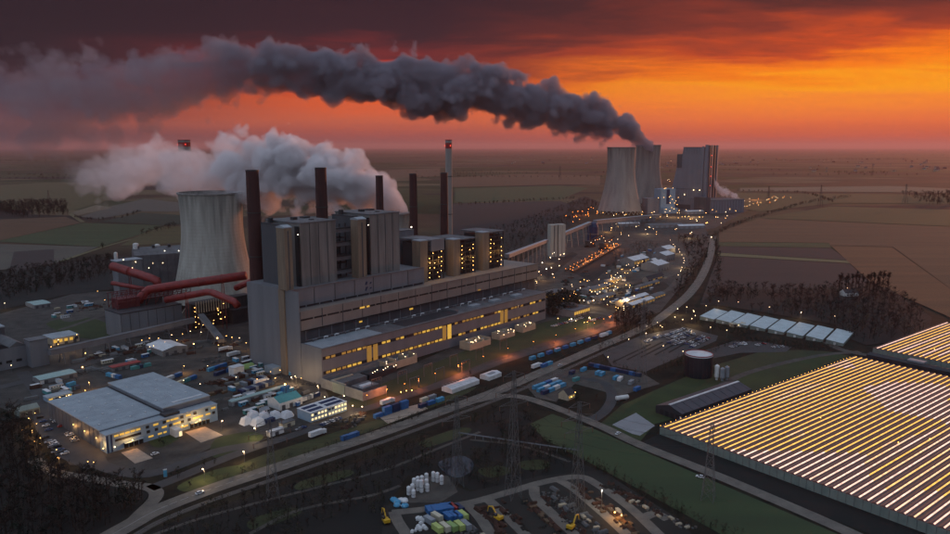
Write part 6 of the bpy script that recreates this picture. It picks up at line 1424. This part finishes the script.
wood('in the scrub below the railway', [(120, 550), (165, 524), (235, 500), (330, 471), (400, 447), (470, 422), (505, 407), (528, 414), (542, 440), (562, 456), (598, 470), (576, 472), (540, 477), (500, 489), (470, 489), (456, 478), (440, 473), (408, 476), (388, 503), (380, 550)], 5.4, (3.5, 8.5), BR + BR + B4 + BU, .22)
line('along the verge above the railway', [(215, 483), (300, 455), (380, 430), (440, 408), (500, 386)], 3.2, (2.5, 5), BR + BU, 2.5)
line('in the hedge below the green meadow', [(528, 432), (550, 446), (585, 462), (640, 490), (700, 522), (740, 540)], 2.6, (3, 6), BU + BR, 2.0)
line('in the hedge below the green meadow', [(596, 470), (640, 497), (700, 530)], 4, (2, 4), BR, 2.5)
wood('on the dark embankment at the left', [(-30, 279), (113, 257), (116, 276), (60, 288), (-30, 310)], 11, (8, 13), EV + B4, -.1)
wood('in the distant dark copse on the left plain', [(-10, 206), (30, 203), (66, 203), (69, 215), (20, 218), (-10, 214)], 17, (13, 20), EV + B4)
wood('in the brown wood behind the glasshouses', [(700, 303), (724, 288), (770, 292), (822, 290), (888, 290), (928, 318), (925, 334), (896, 340), (866, 344), (846, 336), (835, 325), (770, 314)], 9.5, (9, 15), B4 + BR)
wood('in the belt beside the tree lined road', [(676, 238), (709, 240), (706, 262), (692, 286), (672, 304), (676, 286), (690, 262)], 12, (10, 15), B4)
line('along the tree lined road', [(716, 300), (718, 270), (716, 245), (717, 235), (745, 222), (790, 208), (812, 202), (850, 197)], 9, (6, 11), B4 + BU, 4)
wood('in the hedge between the car parks', [(690, 357), (742, 339), (838, 346), (832, 351), (800, 351), (770, 345), (738, 342), (700, 359), (672, 368), (660, 366)], 4.6, (3, 6), BR + BU)
wood('in the hedge between the car parks', [(690, 319), (720, 325), (760, 333), (740, 338), (700, 326)], 5, (3, 6), BR + BU)
line('round the big car park', [(598, 352), (625, 340), (655, 330), (684, 323)], 4, (3, 7), BR + B4, 2); line('round the big car park', [(604, 360), (622, 368), (648, 374), (672, 366)], 4, (2.5, 5), BR + BU, 2)
wood('in the dark evergreen clump by the workshop', [(546, 303), (562, 299), (580, 302), (578, 314), (548, 318)], 6, (11, 16), EV)
wood('in the bare thicket below the white halls', [(612, 316), (640, 312), (655, 322), (650, 332), (628, 336), (615, 330)], 6, (9, 13), B4)
wood('on the dark ground behind the station', [(455, 240), (520, 222), (585, 198), (600, 204), (568, 226), (520, 252), (470, 262)], 17, (7, 12), B4 + BU, .1)
wood('on the coal trench bank', [(606, 262), (640, 240), (660, 245), (640, 258), (612, 275)], 12, (4, 7), BR + BU)
line('in the field hedge left of the cooling tower', [(140, 236), (160, 231), (182, 225)], 10, (8, 14), EV + B4, 3); line('on the farm track', [(102, 248.5), (104, 247.5)], 5, (9, 13), EV, 2)
for i in range(15): PTS.append((G(838 + i * 3.5 + tr_r.uniform(-1, 1), 291 + tr_r.uniform(-2, 2)), tr_r.uniform(21, 27), 'poplar%d' % (i % 2), 'in the bare row by the white house, %s from the left' % ('first', 'second', 'third', 'fourth', 'fifth', 'sixth', 'seventh', 'eighth', 'ninth', 'tenth', 'eleventh', 'twelfth', 'thirteenth', 'fourteenth', 'last')[i]))
for (u, v, h) in ((833, 293, 12), (872, 297, 11), (880, 299, 12), (893, 301, 10), (577, 404, 9), (560, 397, 4), (596, 399, 4), (575, 396, 3.5), (470, 375, 4), (160, 444, 5), (164, 446, 4), (205, 466, 5), (215, 464, 4), (178, 478, 6), (135, 478, 6), (30, 436, 7), (212, 477, 4), (190, 487, 4)): PTS.append((G(u, v), h, tr_r.choice(EV), 'standing singly by a building or lane'))
line('in far hedgerows on the plain', [(455, 206), (520, 202), (575, 199)], 14, (7, 12), EV, 8); line('in far hedgerows on the plain', [(735, 191.6), (800, 193), (835, 203)], 18, (7, 12), EV, 8); line('in far hedgerows on the plain', [(70, 218), (110, 220), (142, 212)], 16, (6, 10), EV, 6)
wood('in far hedgerows on the plain', [(902, 194), (960, 193), (960, 205), (930, 206)], 26, (12, 18), EV + B4)
rr = random.Random(12)
for i in range(34):
    u, v = rr.uniform(-20, 960), rr.uniform(154.5, 181)
    if 150 < u < 440 and v > 165: continue
    p = G(u, v); L = rr.uniform(200, 1400) * (p.y / 5000); n_ = int(rr.uniform(14, 34)); a = rr.gauss(0, .15)
    for k in range(n_):
        s = (k / n_ - .5) * L; PTS.append((p + Vector((s * math.cos(a), s * math.sin(a) + rr.gauss(0, 30), 0)), rr.uniform(10, 17) * max(1, p.y / 6500), rr.choice(EV), 'in far hedgerows on the plain'))
# the largest in view as individuals, the rest of each wood as one mass
def seen(p):
    u, v = proj((p.x, p.y, 4)); return -15 < u < 965 and v < 560
PTS = [q for q in PTS if seen(q[0])]
PTS.sort(key=lambda q: -q[1] / max(q[0].y, 1))
IND, REST = PTS[:290], PTS[290:]
kn = dict(bare='bare brown tree', brush='low twiggy shrub', ever='dark evergreen tree', bush='olive green bush', poplar='tall slim bare poplar')
for p, h, k, zone in IND:
    u_, v_ = proj((p.x, p.y, 0)); sz = 'tall ' if h > 13.2 and k[:4] == 'bare' else ('small ' if h < 10.8 and k[:4] == 'bare' else '')
    pos = '' if 'lower left' not in zone else (', beside the car park' if v_ < 474 and u_ > 22 else ', at the left edge' if u_ < 22 else ', along the road' if u_ > 88 and v_ < 515 else ', at the bottom edge' if v_ > 522 else ', deep inside')
    K = KIND[k]; t = thing('tree', '%s%s %s%s' % (sz, kn[k[:-1]].replace('tall ', '') if sz else kn[k[:-1]], zone, pos), 'tree', p, tr_r.uniform(0, 6.28), 'trees ' + zone.split(',')[0], h / K['h'])
    link('trunk', K['trunk'], t); link('crown', K['crown'], t)
zones = {}
for q in REST: zones.setdefault(q[3], []).append(q)
for zone, qs in zones.items():
    Vs = []; Fs = []; Ms = []; off = 0; mats = []
    for p, h, k, _ in qs:
        K = KIND[k]; s = h / K['h']; a = tr_r.uniform(0, 6.28); c_, s_ = math.cos(a) * s, math.sin(a) * s; V = K['V']
        if p.y > 1300:                     # far off: every fourth twig, thicker
            pass
        W_ = np.empty_like(V); W_[:, 0] = V[:, 0] * c_ - V[:, 1] * s_ + p.x; W_[:, 1] = V[:, 0] * s_ + V[:, 1] * c_ + p.y; W_[:, 2] = V[:, 2] * s
        for m_ in K['mats']:
            if m_ not in mats: mats.append(m_)
        lut = np.array([mats.index(m_) for m_ in K['mats']], dtype=np.int32)
        Vs.append(W_); Fs.append(K['F'] + off); Ms.append(lut[K['mi']]); off += len(V)
    V = np.concatenate(Vs); Fc = np.concatenate(Fs); M_ = np.concatenate(Ms)
    me = bpy.data.meshes.new('woodland'); me.vertices.add(len(V)); me.vertices.foreach_set('co', V.ravel()); me.loops.add(Fc.size); me.loops.foreach_set('vertex_index', Fc.ravel())
    me.polygons.add(len(Fc)); me.polygons.foreach_set('loop_start', np.arange(0, Fc.size, 3, dtype=np.int32)); me.polygons.foreach_set('loop_total', np.full(len(Fc), 3, dtype=np.int32))
    for m_ in mats: me.materials.append(MAT[m_])
    me.polygons.foreach_set('material_index', M_); me.update(calc_edges=True)
    o = link('woodland', me); tag(o, 'massed trees and scrub ' + zone, 'woodland', None, 'stuff')
print('TREES', len(PTS), 'lamps', NL[0], 'tris', sum(len(KIND[q[2]]['F']) for q in REST))
# ================================================================== steam plumes (volumes with real extent) and the evening haze
def plume(name, label, knots, colr, dens, nscale, m_name, edge=0.5, aniso=0.2, soft=0.5, emis=None):
    """knots: (world point, radius m, density factor) ordered along x from the source leftwards"""
    xs = [k[0].x for k in knots]; x0, x1 = xs[0], xs[-1]; L = x1 - x0
    tt = [(x - x0) / L for x in xs]
    ys = [k[0].y for k in knots]; zs = [k[0].z for k in knots]; rs = [k[1] for k in knots]; ds = [k[2] for k in knots]
    m = bpy.data.materials.new(m_name); m.use_nodes = True; nt = m.node_tree; n, l = nt.nodes, nt.links; n.clear()
    out = n.new('ShaderNodeOutputMaterial'); vol = n.new('ShaderNodeVolumePrincipled'); l.new(vol.outputs[0], out.inputs['Volume'])
    vol.inputs['Color'].default_value = tuple(colr) + (1,); vol.inputs['Anisotropy'].default_value = aniso
    g = n.new('ShaderNodeNewGeometry'); sp = n.new('ShaderNodeSeparateXYZ'); l.new(g.outputs['Position'], sp.inputs[0])
    def mth(op, a, b=None, clamp=False):
        q = n.new('ShaderNodeMath'); q.operation = op; q.use_clamp = clamp
        for i, x in enumerate((a, b)):
            if x is None: continue
            if isinstance(x, (int, float)): q.inputs[i].default_value = x
            else: l.new(x, q.inputs[i])
        return q.outputs[0]
    T = mth('DIVIDE', mth('SUBTRACT', sp.outputs[0], x0), L, True)
    def curve(vals):
        lo, hi = min(vals), max(vals); 
        if hi - lo < 1e-6: hi = lo + 1
        c = n.new('ShaderNodeFloatCurve'); cu = c.mapping.curves[0]
        pts = [(t, (v - lo) / (hi - lo)) for t, v in zip(tt, vals)]
        cu.points[0].location = pts[0]; cu.points[-1].location = pts[-1]
        for p in pts[1:-1]: cu.points.new(*p)
        for p in cu.points: p.handle_type = 'AUTO_CLAMPED'
        c.mapping.update(); l.new(T, c.inputs['Value'])
        return mth('ADD', mth('MULTIPLY', c.outputs[0], hi - lo), lo)
    YC, ZC, RC, DC = curve(ys), curve(zs), curve(rs), curve(ds)
    dy = mth('SUBTRACT', sp.outputs[1], YC); dz = mth('SUBTRACT', sp.outputs[2], ZC)
    rr = mth('DIVIDE', mth('SQRT', mth('ADD', mth('MULTIPLY', dy, dy), mth('MULTIPLY', dz, dz))), RC)
    nz = n.new('ShaderNodeTexNoise'); nz.inputs['Scale'].default_value = nscale; nz.inputs['Detail'].default_value = 5.0; nz.inputs['Roughness'].default_value = 0.55
    nz.inputs['Distortion'].default_value = 0.35; l.new(g.outputs['Position'], nz.inputs['Vector'])
    def vor(scale):
        w_ = n.new('ShaderNodeVectorMath'); w_.operation = 'MULTIPLY_ADD'; l.new(nz.outputs['Color'], w_.inputs[0]); w_.inputs[1].default_value = (0.55 / scale,) * 3; l.new(g.outputs['Position'], w_.inputs[2])
        q = n.new('ShaderNodeTexVoronoi'); q.feature = 'F1'; q.inputs['Scale'].default_value = scale; q.inputs['Detail'].default_value = 1.0; q.inputs['Roughness'].default_value = .5; q.inputs['Lacunarity'].default_value = 2.4; l.new(w_.outputs[0], q.inputs['Vector']); return q.outputs['Distance']
    d1 = vor(nscale)
    e = mth('SUBTRACT', 0.86, rr)
    e = mth('ADD', e, mth('MULTIPLY', mth('SUBTRACT', 0.52, d1), edge))
    e = mth('ADD', e, mth('MULTIPLY', mth('SUBTRACT', nz.outputs[0], 0.5), edge * 1.3))
    e = mth('DIVIDE', e, soft, True)
    e = mth('MULTIPLY', mth('MULTIPLY', e, DC), dens)
    # the hull's own limit: no density near it
    l.new(e, vol.inputs['Density'])
    if emis: pass
    m.cycles.volume_sampling = 'MULTIPLE_IMPORTANCE'; m.cycles.volume_step_rate = 0.3 if hasattr(m.cycles, 'volume_step_rate') else 1
    MAT[m_name] = m
    mb = MB(); P = []; R = []
    nseg = 40
    for i in range(nseg + 1):
        t = i / nseg
        P.append(Vector((x0 + L * t, np.interp(t, tt, ys), np.interp(t, tt, zs)))); R.append(float(np.interp(t, tt, rs)) * (1.0 + edge * .62))
    R[0] = max(R[0] * .8, 3)
    c = Vector((P[0].x, P[0].y, 0))
    nn = 18; vs = []; fs = []
    for i, p in enumerate(P):
        for k in range(nn):
            a = 2 * math.pi * k / nn
            w = 1 + 0.06 * mnoise.noise(Vector((p.x * .02, math.cos(a) * 1.5, math.sin(a) * 1.5)))
            vs.append((p.x - c.x, p.y - c.y + R[i] * w * math.cos(a), p.z + R[i] * w * math.sin(a)))
    for i in range(nseg):
        for k in range(nn): fs.append((i * nn + k, (i + 1) * nn + k, (i + 1) * nn + (k + 1) % nn, i * nn + (k + 1) % nn))
    fs += [tuple(range(nn)), tuple(range(nseg * nn + nn - 1, nseg * nn - 1, -1))]
    mb.add(vs, fs)
    o = mb.build(name, m_name, at=c); tag(o, label, 'steam')
    o.visible_shadow = True
    return o
def pk(u, v, y, rpx, d=1.0): return (at(u, v, y), rpx * y / F, d)
plume('steam_plume', 'white pink-tinged steam plume drifting left behind the chimneys', [pk(408, 212, 768, 6, 1), pk(401, 204, 770, 14, 1), pk(390, 195, 774, 24, 1), pk(372, 188, 780, 34, 1), pk(350, 183, 788, 41, 1), pk(320, 179, 798, 46, 1), pk(280, 173, 812, 48, .9),
      pk(240, 169, 830, 45, .55), pk(200, 174, 850, 36, .26), pk(150, 170, 870, 38, .24), pk(112, 173, 880, 33, .14), pk(84, 177, 890, 25, .06), pk(62, 178, 895, 16, .008)],
      (0.995, 0.955, 0.965), 0.15, 0.031, 'steam_white', 0.75, 0.25, 0.13)
plume('steam_plume', 'long shaded steam plume streaming left from the far cooling towers', [pk(653, 147, 2190, 7, 1), pk(641, 139, 2150, 14, 1), pk(626, 128, 2100, 22, 1), pk(600, 120, 2050, 27, 1), pk(560, 109, 2000, 31, 1), pk(520, 100, 1970, 33, 1), pk(480, 92, 1940, 35, 1),
      pk(440, 88, 1910, 38, 1), pk(400, 82, 1880, 38, 1), pk(350, 78, 1850, 36, .8), pk(300, 73, 1820, 35, .6), pk(250, 69, 1800, 36, .42), pk(200, 76, 1780, 42, .22), pk(150, 88, 1760, 50, .14), pk(100, 98, 1740, 58, .12), pk(50, 104, 1725, 62, .10), pk(0, 108, 1710, 62, .08), pk(-70, 112, 1690, 54, .04)],
      (0.41, 0.395, 0.45), 0.09, 0.0140, 'steam_shade', 0.74, 0.1, 0.13)  # shade of backlit steam is put into this dark colour
t_ = at(722, 190, 2030)
plume('steam_plume', 'small pink steam puffs rising beside the far boiler block', [pk(740, 199, 2015, 3, .5), pk(732, 195, 2015, 6, 1), pk(724, 192, 2020, 7, 1), pk(717, 186, 2025, 6, .8), pk(712, 176, 2028, 4, .3)], (0.98, 0.9, 0.9), 0.10, 0.05, 'steam_puff', 0.8, 0.0, 0.3)
# haze
hz = bpy.data.materials.new('haze'); hz.use_nodes = True; MAT['haze'] = hz
n, l = hz.node_tree.nodes, hz.node_tree.links; n.clear()
o_ = n.new('ShaderNodeOutputMaterial'); v_ = n.new('ShaderNodeVolumePrincipled'); l.new(v_.outputs[0], o_.inputs['Volume'])
v_.inputs['Color'].default_value = (0.76, 0.43, 0.41, 1); v_.inputs['Density'].default_value = 0.000024; v_.inputs['Anisotropy'].default_value = 0.35
o = MB().box(-95000, 95000, -6500, 115000, -1.0, 560).build('haze', 'haze'); o['kind'] = 'stuff'; o['label'] = 'thin evening haze lying over the plain'

# ------------------------------------------------------------------ pieces that belong to a part hang under that part
SUB = {'roof_vent': ('turbine_hall_roof', 'hall_roof', 'rear_roof', 'hall'), 'roof_hatch': ('turbine_hall_roof',), 'skylight': ('turbine_hall_roof', 'upper_roof'), 'roof_pipe': ('turbine_hall_roof',), 'roof_panel': ('turbine_hall_roof', 'roof'),
       'window_band': ('turbine_hall',), 'window_strip': ('office_wing', 'shaft'), 'dock_door': ('office_wing',), 'dock_canopy': ('office_wing',), 'facade_stripe': ('office_wing',), 'entrance_door': ('entrance_block',), 'panel_joint': ('hall',), 'roof_seam': ('hall_roof', 'hall'),
       'stair_strip': ('end_wall',), 'string_course': ('shaft',), 'wall_rib': ('wall', 'hall', 'lower_tier'), 'wall_slot': ('wall',), 'roof_unit': ('roof', 'equipment_block'), 'rail_post': ('roof',), 'handrail': ('roof',), 'walkway': ('shaft',), 'painted_band': ('shaft',), 'obstruction_lamp': ('painted_band',), 'flange': ('pipe',),
       'door': ('hall', 'wall'), 'chimney': ('wall',), 'gutter': ('hall_roof',), 'emblem': ('bunker_tier',), 'overhang_shade': ('gallery_tier',), 'louvre': ('gallery_tier', 'lower_tier'), 'windscreen': ('cab',), 'seam': ('shell',), 'rim': ('shell',), 'hoop': ('shell', 'vessel'), 'ladder': ('shell',), 'roof_strip': ('hall',), 'bushing': ('transformer',), 'insulator': ('beam', 'cross_arm')}
byt = {}
for o in bpy.data.objects:
    if o.parent is not None and o.parent.parent is None: byt.setdefault(o.parent, []).append(o)
for t, ch in byt.items():
    names = {}
    for o in ch: names.setdefault(o.name.split('.')[0], o)
    for o in ch:
        b = o.name.split('.')[0]
        tg = SUB.get(b)
        if b == 'window' and 'turbine_hall' in names: tg = ('turbine_hall',) if o.location.z < 27 else ('gallery_tier',)
        elif b == 'window': tg = ('office_wing', 'wall', 'hall')
        for n_ in tg or ():
            q = names.get(n_)
            if q is not None and q is not o and q.location.length < 1e-6 and q.parent is t and not (q.name.split('.')[0] in SUB and o.name.split('.')[0] in ('obstruction_lamp',) and False):
                o.parent = q; break
# never a fourth level
for o in list(bpy.data.objects):
    p = o.parent
    if p is not None and p.parent is not None and p.parent.parent is not None: o.parent = p.parent
